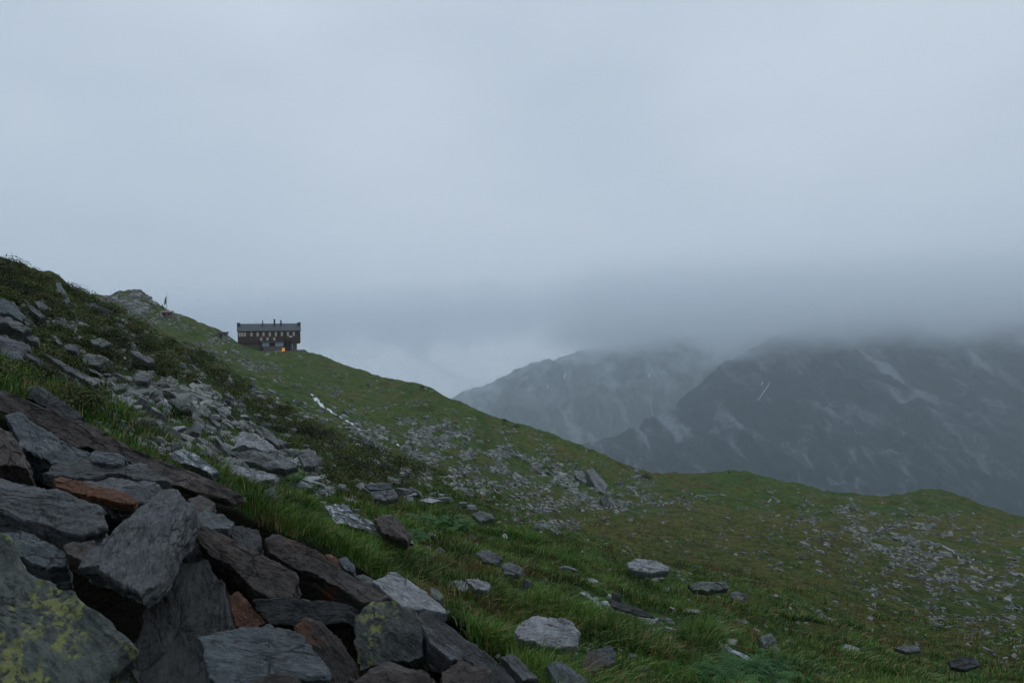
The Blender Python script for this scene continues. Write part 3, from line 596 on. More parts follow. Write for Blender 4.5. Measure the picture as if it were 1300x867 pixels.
 ([(104,451),(112,448),(126,450),(140,457),(124,464),(107,462)], 17, (.1,-.65,.75), .35, 'mid_green', 'broad grey slab in the heather above the rubble'),
 ([(163,445),(174,445),(186,452),(197,460),(188,460),(175,454)], 20, (.1,-.6,.8), .3, 'mid', 'long thin slab alone in the dark heather'),
 ([(168,478),(180,475),(192,478),(187,484),(171,484)], 16, (.1,-.6,.8), .3, 'mid', 'flat slab at the top edge of the rubble'),
 ([(141,492),(150,487),(163,486),(158,493),(146,496)], 14, (.1,-.5,.85), .2, 'mid_green', 'flat pale slab just above the squarish pale slab'),
 ([(238,461),(246,463),(261,475),(252,475),(242,468)], 26, (.1,-.6,.8), .4, 'mid', 'pale slab high on the dark shoulder below the knoll'),
 ([(64,424),(71,426),(80,437),(73,437)], 18, (.15,-.6,.8), .3, 'mid', 'narrow upright slab at the top of the ribbed bedrock'),
 ([(80,439),(90,436),(99,440),(96,445),(84,444)], 17, (.1,-.6,.8), .3, 'mid', 'small flat slab right of the narrow upright slab'),
 ([(215,545),(230,541),(245,546),(240,556),(222,558)], 13.5, (.1,-.5,.85), .3, 'pale', 'bright boulder in the middle of the rubble'),
 ([(212,508),(228,504),(245,508),(243,520),(228,520)], 15, (.1,-.6,.8), .35, 'mid_green', 'angular boulder standing in the upper rubble'),
 ([(330,540),(345,548),(360,562),(352,566),(336,554)], 17, (.1,-.6,.8), .3, 'mid', 'tilted slab on the slope above the large pale boulder'),
 ([(378,578),(392,568),(408,580),(400,592),(385,592)], 14.5, (.1,-.6,.8), .3, 'mid', 'domed boulder right of the broad flat slab'),
 ([(462,616),(480,612),(496,613),(497,620),(470,622)], 13.5, (0,-.6,.8), .12, 'slate_blue', 'long flat slab at the left end of the stone row'),
 ([(470,624),(488,622),(500,620),(506,630),(488,636),(474,632)], 12.5, (0,-.7,.7), .25, 'mid', 'block directly under the long flat slab of the stone row'),
 ([(598,652),(610,648),(624,652),(628,658),(610,662)], 12.5, (0,-.45,.9), .2, 'mid_green', 'flat pale boulder on the slope right of the stone row'),
 ([(670,668),(688,664),(706,668),(712,676),(690,678)], 22, (0,-.5,.86), .4, 'mid', 'pale boulder at the lower end of the scree tongue'),
 ([(744,597),(752,594),(772,616),(768,624),(756,618)], 120, (.1,-.7,.6), 2.5, 'mid', 'tall leaning slab outcrop beneath the right end of the ridge'),
 ([(728,600),(738,596),(748,606),(744,614),(734,608)], 125, (-.1,-.7,.6), 2.5, 'mid', 'pale outcrop left beside the tall leaning slab'),
 ([(762,632),(770,625),(776,640),(768,650)], 90, (.1,-.8,.5), 1.5, 'mid_dark', 'dark pillar of rock at the foot of the tall leaning slab'),
 ([(557,546),(566,543),(572,560),(566,564),(557,560)], 165, (0,-.9,.4), 2.5, 'slate_dark', 'dark cliff block above the mid slope scree'),
 ([(1205,838),(1222,832),(1240,834),(1246,844),(1225,850),(1208,846)], 9.5, (0,-.6,.8), .15, 'slate_dark', 'dark wet boulder in the grass near the bottom right corner'),
 ([(1136,822),(1150,817),(1166,820),(1170,825),(1150,828)], 11.5, (0,-.5,.86), .15, 'mid', 'flat grey stone in the grass left of the dark wet boulder'),
 ([(965,808),(978,803),(988,812),(992,828),(980,828),(970,820)], 8.8, (.1,-.6,.8), .22, 'mid_green', 'pale rounded boulder in the grass right of the little stream'),
 ([(1032,784),(1042,778),(1056,784),(1058,788),(1040,788)], 17.0, (0,-.5,.86), .25, 'mid', 'small pale boulder on the green slope right of centre'),
 ([(874,742),(890,738),(922,738),(924,746),(900,750),(880,748)], 15, (0,-.5,.86), .3, 'mid_green', 'flat lichen pale rocks at the foot of the meadow'),
 ([(926,752),(936,749),(948,756),(944,762),(930,760)], 15, (0,-.5,.86), .3, 'mid', 'grey boulder just right of the flat meadow rocks'),
]
for a in BIG: slab(*a)
# dark hollow mark on the smooth pale slab and mossy hollows are stains on the stone: small moss pads
# ---- angular rubble variants
def hull(seed, flat, n=16):
    """broken slab: irregular polygon, slightly different above and below"""
    r = random.Random(seed); bm = bmesh.new(); k = r.choice([4, 5, 5, 6, 7]); asp = r.uniform(.5, .85); a0 = r.uniform(0, 6)
    an = sorted(a0+2*math.pi*(i+r.uniform(-.3, .3))/k for i in range(k)); sx, sy = r.gauss(0, .12), r.gauss(0, .12)
    for z, m in ((flat*.5, r.uniform(.74, .95)), (-flat*.5, 1)):
        for a in an:
            q = r.uniform(.85, 1.12)*.5*m; bm.verts.new((math.cos(a)*q+sx*z/flat, math.sin(a)*q*asp+sy*z/flat, z*r.uniform(.8, 1.15)))
    for _ in range(3): a = r.uniform(0, 6.28); bm.verts.new((math.cos(a)*.46, math.sin(a)*.46*asp, r.uniform(-.3, .3)*flat))
    bmesh.ops.convex_hull(bm, input=bm.verts)
    bmesh.ops.delete(bm, geom=[v for v in bm.verts if not v.link_faces], context='VERTS')
    bmesh.ops.triangulate(bm, faces=bm.faces); bmesh.ops.recalc_face_normals(bm, faces=bm.faces)
    return bm
VAR = []
for k in range(14):
    bm = hull(100+k, [.18, .32, .14, .42, .24][k % 5]); bm.verts.index_update()
    VAR.append((np.array([v.co[:] for v in bm.verts]), np.array([[v.index for v in f.verts] for f in bm.faces]))); bm.free()
RUB = []
for k in range(10):
    bm = hull(300+k, [.16, .30, .12, .40, .22][k % 5], 20)
    bmesh.ops.bevel(bm, geom=bm.edges[:], offset=.012, segments=1, affect='EDGES')
    bmesh.ops.triangulate(bm, faces=bm.faces)
    bmesh.ops.subdivide_edges(bm, edges=bm.edges[:], cuts=2, use_grid_fill=True)
    for v in bm.verts:
        p = v.co*3; q = float(fbm(p.x+k*3, p.y*1.5, p.z*3, 3)); v.co += v.co.normalized()*q*.03
    me = bpy.data.meshes.new('rock'); bm.to_mesh(me); bm.free(); me.materials.append(M[['mid', 'mid_green', 'mid', 'mid_dark', 'pale'][k % 5]])
    me.polygons.foreach_set('use_smooth', np.ones(len(me.polygons), bool)); me.set_sharp_from_angle(angle=R(25)); RUB.append(me)
def pick(poly):
    xs = [p[0] for p in poly]; ys = [p[1] for p in poly]
    while True:
        a, b_ = random.uniform(min(xs), max(xs)), random.uniform(min(ys), max(ys))
        if poly_in(poly, np.array(a), np.array(b_)): return a, b_
def lay(a, b_, spx, label, group, dmin=0):
    h = hit(a, b_)
    if h is None or h[1] < dmin or h[1] > 60: return None
    s = spx*h[1]/F; n_ = gn(h[0], h[1])
    o = link('rock', random.choice(RUB)); q = n_.to_track_quat('Z', 'Y').to_matrix().to_4x4()
    rz = Matrix.Rotation(random.gauss(0, .6)-.35, 4, 'Z') @ Matrix.Rotation(random.gauss(0, .15), 4, 'X') @ Matrix.Rotation(random.gauss(.0, .2), 4, 'Y')
    o.matrix_world = Matrix.Translation(Vector((h[0], h[1], float(gz(h[0], h[1]))+s*(.06 if b_ < 640 else .16)))) @ q @ rz @ Matrix.Diagonal((s*random.uniform(.8, 1.25), s*random.uniform(.8, 1.2), s*random.uniform(.8, 1.4), 1))
    return tag(o, label, 'rock', group)
KN = [('upper rubble', lambda a, b_: b_ < 520), ('lower rubble', lambda a, b_: True)]
for k in range(124):
    a, b_ = pick(FAN)
    s = random.choice([14, 17, 20, 24, 30, 40])*(1.2 if b_ > 560 else 1)*(.75 if b_ < 505 else 1)
    part = ('left' if a < 200 else 'middle' if a < 300 else 'right lower'); sz = 'large' if s > 25 else 'small'
    lay(a, b_, s, '%s loose grey stone in the %s part of the rubble fan' % (sz, part), '%s stones of the rubble fan, %s' % (sz, part), 7)
for k in range(20):
    a = random.uniform(455, 600); b_ = 618+(a-455)*.17+random.uniform(-6, 9)
    lay(a, b_, random.choice([14, 18, 24, 30]), 'stone in the row of flat stones above the tall grass', 'stones of the stone row', 7)
for k in range(16):
    a, b_ = pick([(0,400),(120,400),(240,460),(320,520),(300,520),(200,480),(100,470),(60,420)])
    lay(a, b_, random.choice([6, 8, 10, 14]), 'small slab poking out of the heather on the left slope', 'slabs scattered in the heather', 9)
for k in range(18):
    a, b_ = pick([(330,520),(420,560),(560,610),(500,612),(400,590)])
    lay(a, b_, random.choice([12, 16, 20, 26]), 'grey slab on the turf between the rubble and the stone row', 'slabs on the turf in the middle slope', 9)
for k in range(22):
    a, b_ = pick([(420,640),(560,690),(760,735),(1000,790),(1150,850),(700,860),(590,770),(480,700)])
    lay(a, b_, random.choice([14, 18, 22, 30, 38]), 'half buried grey stone among the green tufts of the near slope', 'half buried stones in the near grass', 3.5)
# dark stones deep in the pile
for k in range(11):
    a = random.uniform(-30, 560); lo = 575+a*.36; b_ = random.uniform(max(lo, 600), 880)
    v = P(a, b_, 1); h = hit(a, b_)
    if h is None: continue
    s = random.uniform(.16, .34); o = link('rock', RUB[random.choice([3, 8, 0, 5, 3])])
    o.matrix_world = Matrix.Translation(Vector((h[0], h[1], h[2]+s*.05))) @ Matrix.Rotation(random.uniform(-.6, .6), 4, 'X') @ Matrix.Rotation(random.uniform(-1, .5), 4, 'Z') @ Matrix.Diagonal((s, s, s*.9, 1))
    tag(o, 'dark stone wedged deep in a gap of the foreground pile', 'rock', 'dark stones deep in the pile gaps')
# ---- far scree as one mass
SV, SF, ST = [], [], []; off = 0
for poly, cnt, s0, s1, sparse in SCREE:
    for k in range(int(cnt*2.6)):
        a, b_ = pick(poly)
        a += random.gauss(0, 22 if sparse else 12); b_ += random.gauss(0, 8 if sparse else 5)
        cl = float(perlin(a/26, b_/10, 2.2)) + .8*float(perlin(a/9, b_/4, 5.2))
        if cl < (.16 if sparse else .02)+random.uniform(-.2, .2): continue
        h = hit(a, b_)
        if h is None or h[1] < 4: continue
        u = random.random(); s = (s0+(s1-s0)*u**3.2)*h[1]/F*(2.2 if random.random() < .02 else 1.1)
        vv, ff = VAR[k % 14]; n_ = gn(h[0], h[1])
        q = (n_.to_track_quat('Z', 'Y').to_matrix() @ Matrix.Rotation(random.gauss(-.3, .7), 3, 'Z') @ Matrix.Rotation(random.gauss(0, .22), 3, 'X') @ Matrix.Rotation(random.gauss(0, .22), 3, 'Y'))
        A = np.array(q) @ np.diag([s*random.uniform(.8, 1.4), s*random.uniform(.7, 1.1), s*random.uniform(.8, 1.5)])
        SV.append(vv @ A.T+np.array([h[0], h[1], float(gz(h[0], h[1]))+s*.03])); SF.append(ff+off); off += len(vv)
        ST.append(np.full(len(vv), random.random()))
def scree_mat():
    b = NB('scree stone'); v = b.coord('Object'); n = b.noise(v, .9, 5, .65); t = b.attr('tone')
    c = b.mix(t, (.07, .076, .072), (.25, .262, .24)); c = b.mix(b.rng(n, .52, .68, 0, .7), c, (.10, .105, .085))
    return b.out(c, .7, b.bump(n, .6, .3), .3)
M['scree'] = scree_mat()
tag(link('scree', mesh_np('scree', np.concatenate(SV), [np.concatenate(SF)], M['scree'], False, dict(tone=np.concatenate(ST)))), 'mass of small grey stones strewn over the middle slope and right hillside', 'scree', None, 'stuff')
print('scree stones', len(SV))
# ------------------------------------------------------------------ running water
def ribbon(name, pts, mat, wpx, lift=.5, bubble=1., n=60):
    xs = [hit(a, b_) for a, b_ in pts]; xs = np.array([q for q in xs if q is not None]); t = np.linspace(0, len(xs)-1, n); k = np.arange(len(xs))
    C = np.stack([np.interp(t, k, xs[:, i]) for i in range(3)], -1); V = []
    m = 9
    for i in range(n):
        d = C[min(i+1, n-1)]-C[max(i-1, 0)]; d[2] = 0; L_ = np.linalg.norm(d)+1e-6; sd = np.array([d[1], -d[0], 0])/L_
        w = wpx*C[i][1]/F*(.6+.5*abs(float(perlin(i*.23, 3.3, len(name))))*2)
        for j in range(m):
            f = (j/(m-1)-.5)*2; p = C[i]+sd*w*.5*f*(1+.25*float(perlin(i*.4, f*2, 1)))
            z = float(gz(p[0], p[1]))+(1-f*f)*w*.10*lift+w*.02+bubble*w*.10*float(perlin(i*.9, f*3, 9))*(1-f*f)-(.03*w if abs(f) > .99 else 0)
            V.append((p[0], p[1], z))
    tag(link(name, mesh_np(name, V, [grid_faces(n, m)], mat)), kind='structure')
ribbon('stream', [(398,502),(403,510),(410,517),(420,523),(431,529),(441,535),(451,541)], M['foam'], 8)
ribbon('stream', [(455,543),(470,549),(490,556),(505,565),(520,572),(545,580)], M['foam'], 3.2)
ribbon('stream', [(412,648),(436,660),(460,670),(485,680),(512,688),(530,694)], M['foam_near'], 9)
ribbon('stream', [(738,752),(748,757),(760,768),(780,782),(815,792),(850,797),(880,802)], M['foam_near'], 14)
ribbon('stream', [(908,815),(922,820),(940,830),(958,842),(975,853),(992,864),(1010,880)], M['foam_near'], 20)
ribbon('pond', [(1130,659),(1150,661),(1165,664),(1178,668)], M['pool'], 5, 0, 0)
ribbon('stream', [(1175,684),(1195,692),(1212,700),(1222,711),(1236,722)], M['pool'], 6, 0, .3)
ribbon('path', [(878,626),(890,627),(920,628),(950,630),(985,632)], M['gravel'], 2.5, .3, .3)
ribbon('pond', [(884,628),(890,629),(896,630)], M['pool'], 3, 0, 0)
exec_marker = 0
# ------------------------------------------------------------------ plants
def blades(pos, length, width, lean_dir, lean, name, mat, label, cat, tone=None):
    """one tapered curved blade per position (n,3)"""
    n = len(pos); a = rng.uniform(0, 2*math.pi, n)
    side = np.stack([np.cos(a), np.sin(a), np.zeros(n)], -1)
    ts = [0, .4, .75, 1.]; ws = [1, .85, .5, 0]; V = []
    droop = lean_dir*lean[:, None]
    for t, w in zip(ts, ws):
        c = pos+np.stack([np.zeros(n), np.zeros(n), 1-.45*lean*t], -1)*(length*t)[:, None]+droop*(length*t*t)[:, None]
        if w: V += [c-side*(width*w*.5)[:, None], c+side*(width*w*.5)[:, None]]
        else: V += [c]
    V = np.stack(V, 1).reshape(-1, 3); b0 = np.arange(n)*7
    Q = np.concatenate([np.stack([b0, b0+1, b0+3, b0+2], -1), np.stack([b0+2, b0+3, b0+5, b0+4], -1)])
    T = np.stack([b0+4, b0+5, b0+6], -1)
    tn = np.repeat(rng.random(n) if tone is None else tone, 7)
    return tag(link(name, mesh_np(name, V, [Q, T], mat, True, dict(tone=tn))), label, cat, None, 'stuff')
pilepoly = [(-300,400),(0,496),(100,541),(200,588),(300,633),(340,668),(400,690),(470,726),(570,776),(640,850),(680,900),(600,1500),(-900,1500)]
def tufts(n, r0, r1, dens_pow, wmul, lmul, per, dry):
    r = np.exp(rng.uniform(math.log(r0), math.log(r1), n*3)) if dens_pow == 2 else rng.uniform(r0, r1, n*3)
    th = rng.uniform(R(-40), R(44), n*3); x = np.sin(th)*r; y = np.cos(th)*r; z = gz(x, y)
    px, py, dd = proj(x, y, z)
    lush = fbm(x/1.5+3, y/1.5, 5, 3)
    keep = ~(poly_in(pilepoly, px, py) & (dd < 6.0)) & (px > -80) & (px < 1400) & (py < 1100)
    for q in BIG:
        if q[1] < 30: keep &= ~(poly_in(q[0], px, py) & (dd > q[1]*.97) & (dd < q[1]*1.25))
    inf = poly_in(FAN, px, py) | (poly_in(HEATH, px, py) & (dd < 45))
    keep &= ~inf | (rng.random(n*3) < .25)
    strm = poly_in([(405,640),(425,632),(535,690),(520,700)], px, py) | poly_in([(730,744),(765,752),(890,795),(885,815),(770,795),(735,765)], px, py) | poly_in([(900,804),(925,810),(1020,870),(1000,895),(895,826)], px, py)
    keep &= ~strm
    # dry patches and lush patches
    dp = fbm(x/1.1+30, y/1.1, 8, 3)+.35*poly_in([(400,670),(520,690),(560,760),(620,800),(700,840),(650,760),(540,700),(470,660)], px, py)+.5*((px-800)/900).clip(-.3, .4)*(dd > 12)
    isdry = dp > .16
    keep &= (lush > .08) | (rng.random(n*3) < .18)
    keep &= isdry if dry else ~isdry | (rng.random(n*3) < .25)
    idx = np.where(keep)[0][:n]
    x, y, z, lush = x[idx], y[idx], z[idx], lush[idx]
    m = len(idx)*per; cx = np.repeat(x, per); cy = np.repeat(y, per); rr = np.hypot(cx, cy)
    rad = rng.random(m)**.6*.12*lmul*np.clip(rr/6, .8, 2.2); an = rng.uniform(0, 2*math.pi, m)
    bx = cx+np.cos(an)*rad; by = cy+np.sin(an)*rad; bz = gz(bx, by)-.01
    L_ = rng.uniform(.45, 1.1, m)*np.repeat((.09+.17*np.clip(lush+.25, 0, 1.2))*rng.uniform(.75, 1.3, len(idx)), per)*lmul
    out = np.stack([np.cos(an), np.sin(an), np.zeros(m)], -1)*.55+np.array([.45, -.25, 0])+rng.normal(0, .25, (m, 3))*[1, 1, 0]
    out[:, 2] = -.12
    lean = rng.uniform(.25, 1.0, m)
    w = (.0035+.0009*rr)*wmul*rng.uniform(.7, 1.3, m)
    return np.stack([bx, by, bz], -1), L_, w, out, lean
def merge(parts, *a):
    blades(*[np.concatenate([p[i] for p in parts]) for i in range(3)], np.concatenate([p[3] for p in parts]), np.concatenate([p[4] for p in parts]), *a)
merge([tufts(3700, 3.2, 9, 1, .85, 1.15, 40, False), tufts(4000, 8, 17, 1, .9, 1.2, 26, False), tufts(4000, 15, 34, 1, 1.0, 1.0, 12, False)], 'grass', M['grass'], 'lush green tufts of mountain grass on the near slope', 'grass')
merge([tufts(2000, 3.2, 9, 1, .8, .9, 26, True), tufts(2400, 8, 17, 1, .8, .9, 18, True), tufts(2600, 15, 34, 1, 1, .9, 9, True)], 'dry_grass', M['drygrass'], 'dry straw coloured grass between the green tufts', 'grass')
# low turf between 30 and 110 m: short clumps that break up the surface
r = np.exp(rng.uniform(math.log(26), math.log(95), 70000)); th = rng.uniform(R(-30), R(42), 70000); x = np.sin(th)*r; y = np.cos(th)*r
k = fbm(x/4, y/4, 3, 3) > .02; x, y, r = x[k], y[k], r[k]; m = len(x)
out = rng.normal(0, .6, (m, 3)); out[:, 2] = -.1
blades(np.stack([x, y, gz(x, y)-.03], -1), rng.uniform(.08, .17, m)*(r/50)**.5, .0015*r*rng.uniform(.6, 1.6, m), out, rng.uniform(.3, 1, m), 'meadow_grass', M['meadow'], 'short coarse turf on the meadow and middle slope', 'grass', rng.uniform(.6, .8, m))
# heather: clumps of small leaves on the left slope
cl = []
while len(cl) < 2300:
    a, b_ = pick(HEATH)
    if a < -60: continue
    if len(cl) % 5 and perlin(a/28, b_/14, 1.1) < .02: continue
    h = hit(a, b_)
    if h is None or h[1] > 50 or h[1] < 6.3: continue
    if poly_in(FAN, np.array(a), np.array(b_)) and len(cl) % 7: continue
    if any(poly_in(q[0], np.array(a), np.array(b_)) for q in BIG[50:80]) : continue
    cl.append(h)
cl = np.array(cl); per = 90; m = len(cl)*per
rad = np.repeat(rng.uniform(.12, .34, len(cl))*np.clip(cl[:, 1]/20, .6, 1.5), per)
u = rng.normal(size=(m, 3)); u[:, 2] = np.abs(u[:, 2]); u /= np.linalg.norm(u, axis=1)[:, None]; u *= (rng.random(m)**.4)[:, None]
pos = np.repeat(cl, per, 0)+u*rad[:, None]*[1.15, 1.15, .75]; pos[:, 2] = np.maximum(pos[:, 2], gz(pos[:, 0], pos[:, 1]))
sz = (.010+.0009*pos[:, 1])*rng.uniform(.5, 1.3, m)
e1 = rng.normal(size=(m, 3)); e1 /= np.linalg.norm(e1, axis=1)[:, None]; e2 = np.cross(e1, rng.normal(size=(m, 3))); e2 /= np.linalg.norm(e2, axis=1)[:, None]
V = np.stack([pos-e1*sz[:, None], pos-e2*sz[:, None]*.5, pos+e1*sz[:, None], pos+e2*sz[:, None]*.5], 1).reshape(-1, 3)
tag(link('heather', mesh_np('heather', V, [np.arange(m*4).reshape(-1, 4)], M['heather'], True, dict(tone=np.repeat(np.repeat(rng.random(len(cl)), per)*.7+rng.random(m)*.3, 4)))), 'dark low heather and bilberry covering the left slope', 'heather', None, 'stuff')
# ferns and leafy clumps
def fern(seed, nf=70, L=.5):
    r = random.Random(seed); V, Fc = [], []
    for i in range(nf):
        a = r.uniform(0, 2*math.pi); el = r.uniform(.7, 1.35); ln = L*r.uniform(.45, .8); n_ = 12; rr_ = L*.75*r.random()**.5; aa = r.uniform(0, 6.28)
        p = Vector((math.cos(aa)*rr_, math.sin(aa)*rr_, 0)); prev = p
        for k in range(n_):
            t = k/(n_-1); e_ = el-t*1.5; d = Vector((math.cos(a)*math.cos(e_), math.sin(a)*math.cos(e_), math.sin(e_))); p = p+d*ln/n_
            sd = Vector((-math.sin(a), math.cos(a), 0)); w = ln*.26*(1-t)**.7*min(1, .3+t*3)+.004
            for s in (-1, 1):
                b0 = len(V); tip = p+sd*s*w+d*w*.5+Vector((0, 0, r.uniform(-.4, .1)*w)); hw = d*ln/n_*.20; V += [p-hw, p+hw, tip+hw*.4, tip-hw*.4]; Fc.append([b0, b0+1, b0+2, b0+3])
            b0 = len(V); q = sd*.0025; V += [prev-q, prev+q, p+q, p-q]; Fc.append([b0, b0+1, b0+2, b0+3]); prev = p
    return np.array([v[:] for v in V]), np.array(Fc)
for i, (a, b_, L_, lab) in enumerate([
    (545,668,.55,'dense dark green fern clump right of the purplish boulder'), (520,684,.3,'low leafy plant touching the purplish boulder on its right'),
    (572,672,.5,'fern clump at the right end of the dense ferns above the grass bank'), (362,612,.33,'bright leafy plant in the grass below the rubble'),
    (386,622,.3,'small leafy plant right of the bright leafy plant'), (955,858,.34,'fern like plant beside the small stream at the bottom edge'),
    (900,868,.3,'leafy plant at the bottom edge left of the small stream'), (1010,850,.25,'small leafy plant right of the small stream')]):
    v, f = fern(40+i, 150, L_*1.1); h = hit(a, b_); z = float(gz(h[0], h[1]))
    tag(link('fern', mesh_np('fern', v, [f], M['fern'], True, dict(tone=rng.random(len(v))*.5+.2)), None, (h[0], h[1], z-.02)), lab, 'fern')
# small bushes on the ridge line
def bush(px_, py_, rad, lab, dk=False):
    h = hit(px_, py_)
    if h is None: return
    n_ = 500; u = rng.normal(size=(n_, 3)); u[:, 2] = np.abs(u[:, 2])*.8; u /= np.linalg.norm(u, axis=1)[:, None]
    rr_ = rad*(rng.random(n_)**.35)*(1+.35*fbm(u[:, 0]*2+px_, u[:, 1]*2, u[:, 2]*2, 2)); p = u*rr_[:, None]
    e1 = rng.normal(size=(n_, 3)); e1 /= np.linalg.norm(e1, axis=1)[:, None]; e2 = np.cross(e1, u); s = rad*.10
    V = np.stack([p-e1*s, p-e2*s*.6, p+e1*s, p+e2*s*.6], 1).reshape(-1, 3)
    tag(link('bush', mesh_np('bush', V, [np.arange(n_*4).reshape(-1, 4)], M['heather'], True, dict(tone=rng.random(n_*4))), None, (h[0], h[1], float(gz(h[0], h[1]))-.1*rad)), lab, 'bush')
bush(656,542,1.3,'low bush on the ridge line at the middle of the descending ridge')
bush(640,540,.9,'smaller bush left of the low bush on the ridge line')
bush(822,606,1.6,'round bush where the ridge meets the flat meadow')
bush(536,492,1.2,'bush on the ridge line right of the building')
# ------------------------------------------------------------------ mountain hut and its surroundings
def box_bm(bm, x0, x1, y0, y1, z0, z1):
    vs = [bm.verts.new(p) for p in ((x0,y0,z0),(x1,y0,z0),(x1,y1,z0),(x0,y1,z0),(x0,y0,z1),(x1,y0,z1),(x1,y1,z1),(x0,y1,z1))]
    for f in ((0,3,2,1),(4,5,6,7),(0,1,5,4),(1,2,6,5),(2,3,7,6),(3,0,4,7)): bm.faces.new([vs[i] for i in f])
def poly_bm(bm, prof, x0, x1):
    """profile in (y,z) swept along x"""
    a = [bm.verts.new((x0, y, z)) for y, z in prof]; b_ = [bm.verts.new((x1, y, z)) for y, z in prof]; n = len(prof)
    bm.faces.new(a[::-1]); bm.faces.new(b_)
    for i in range(n): bm.faces.new([a[i], a[(i+1) % n], b_[(i+1) % n], b_[i]])
def part(name, fn, mat, parent, label=None):
    bm = bmesh.new(); fn(bm); bmesh.ops.recalc_face_normals(bm, faces=bm.faces); me = bpy.data.meshes.new(name); bm.to_mesh(me); bm.free(); me.materials.append(mat)
    o = link(name, me, parent)
    if label: o['label'] = label
    return o
def shingle_mat():
    b = NB('weathered shingles'); v = b.coord('Object'); mp = b.n('ShaderNodeMapping'); b.L.new(v, mp.inputs[0]); mp.inputs['Rotation'].default_value = (R(90), 0, 0)
    br = b.n('ShaderNodeTexBrick'); b.L.new(mp.outputs[0], br.inputs[0]); br.inputs['Scale'].default_value = 1.2; br.inputs['Mortar Size'].default_value = .03
    br.inputs['Color1'].default_value = (.105, .072, .058, 1); br.inputs['Color2'].default_value = (.15, .10, .08, 1); br.inputs['Mortar'].default_value = (.02, .016, .014, 1)
    n = b.noise(v, .8, 6, .7)
    return b.out(b.mix(b.rng(n, .45, .7, 0, .7), br.outputs[0], (.03, .026, .026)), .85, b.bump(br.outputs[1], .4, .03), .2)
def roof_mat():
    b = NB('standing seam roof'); v = b.coord('Object'); w = b.n('ShaderNodeTexWave', wave_type='BANDS', bands_direction='X'); b.L.new(v, w.inputs[0]); w.inputs['Scale'].default_value = .8
    n = b.noise(v, .7, 5, .6)
    return b.out(b.mix(n, (.035, .045, .055), (.065, .078, .09)), .5, b.bump(w.outputs[1], .3, .05), .4)
HM = dict(wall=shingle_mat(), roof=roof_mat(), stone=plain('rubble masonry', (.15, .125, .11), .9, .45, 1.6), shut=plain('pale wooden shutters', (.55, .45, .36), .7, .25, 3),
          glass=plain('dark window glass', (.018, .022, .028), .12, .2, 2, .6), frame=plain('dark window frame', (.05, .045, .04), .6), metal=plain('dark metal', (.03, .03, .032), .4), 
          white=plain('white painted board', (.72, .74, .76), .6, .05), grav=plain('terrace gravel', (.13, .125, .12), .95, .3, 2), lglass=plain('veranda glass', (.30, .40, .48), .2, .25, 2, .6),
          dark=plain('dark timber', (.035, .026, .024), .8))
lit = NB('lamp lit doorway'); e = lit.n('ShaderNodeEmission'); e.inputs[0].default_value = (1.0, .42, .12, 1); e.inputs[1].default_value = .6; oo = lit.n('ShaderNodeOutputMaterial'); lit.L.new(e.outputs[0], oo.inputs[0]); HM['lit'] = lit.m
HD = 345.0; mpp = HD/F
base = P(342, 447, HD)              # foot of the lower storey
dirx = Vector((.94, .34, 0)).normalized(); ang = math.atan2(dirx.y, dirx.x)
hut = bpy.data.objects.new('mountain_hut', None); COL.objects.link(hut); hut.location = Vector(base); hut.rotation_euler = (0, 0, ang)
tag(hut, 'long dark brown shingled mountain hut with pale shutters on the ridge', 'mountain hut')
def bx_(px_): return (px_-342)*mpp*.985/.995      # picture x to length along the front
Z = lambda py_: (447-py_)*mpp
xl, xr = bx_(304.5), bx_(380.5); zb, ze, zr = Z(435.2), Z(420.0), Z(412.0)
part('wall', lambda bm: poly_bm(bm, [(0, zb), (0, ze), (5.2, zr+.4), (10.4, ze), (10.4, zb)], xl, xr), HM['wall'], hut)
def roof_f(bm):
    poly_bm(bm, [(-.6, ze-.25), (-.6, ze+.05), (5.2, zr+1.0), (11, ze+.05), (11, ze-.25), (5.2, zr+.62)], xl-.35, xr+.35)
roof = part('roof', roof_f, HM['roof'], hut)
part('gable_parapet', lambda bm: poly_bm(bm, [(3.2, zr), (3.2, zr+1.35), (7.2, zr+1.35), (7.2, zr)], xl-.4, xl+1.1), HM['roof'], roof)
part('gable_parapet', lambda bm: poly_bm(bm, [(3.2, zr), (3.2, zr+1.35), (7.2, zr+1.35), (7.2, zr)], xr-1.1, xr+.4), HM['roof'], roof)
for c_, h_, w_ in ((334.5, 2.1, .5), (349, 3.0, .8), (357, 2.4, .7)):
    x = bx_(c_); part('chimney', lambda bm: (box_bm(bm, x-w_/2, x+w_/2, 3.6, 4.5, zr-.6, zr+h_), box_bm(bm, x-w_*.65, x+w_*.65, 3.45, 4.65, zr+h_+.002, zr+h_+.18)), HM['metal'], roof)
def window(px0, w, z0, z1, sh, parent=hut):
    x = bx_(px0)+sh*.0
    f = part('window', lambda bm: (box_bm(bm, x, x+w, -.10, .12, z0, z0+.1), box_bm(bm, x, x+w, -.10, .12, z1-.1, z1), box_bm(bm, x, x+.1, -.10, .12, z0+.1, z1-.1), box_bm(bm, x+w-.1, x+w, -.10, .12, z0+.1, z1-.1), box_bm(bm, x+w/2-.04, x+w/2+.04, -.08, .12, z0+.1, z1-.1)), HM['frame'], parent)
    part('pane', lambda bm: box_bm(bm, x+.1, x+w-.1, -.05, .05, z0+.1, z1-.1), HM['glass'], f)
    if sh: part('shutter', lambda bm: box_bm(bm, x-.08-1.05, x-.08, -.14, -.02, z0-.05, z1+.05), HM['shut'], f)
    return f
za, zc = Z(426.6), Z(421.6)
for c_ in (314.6, 322.4, 329.8, 336.8, 344.4, 351.8, 359.2, 366.6, 373.8): window(c_, 1.45, za, zc, 1)
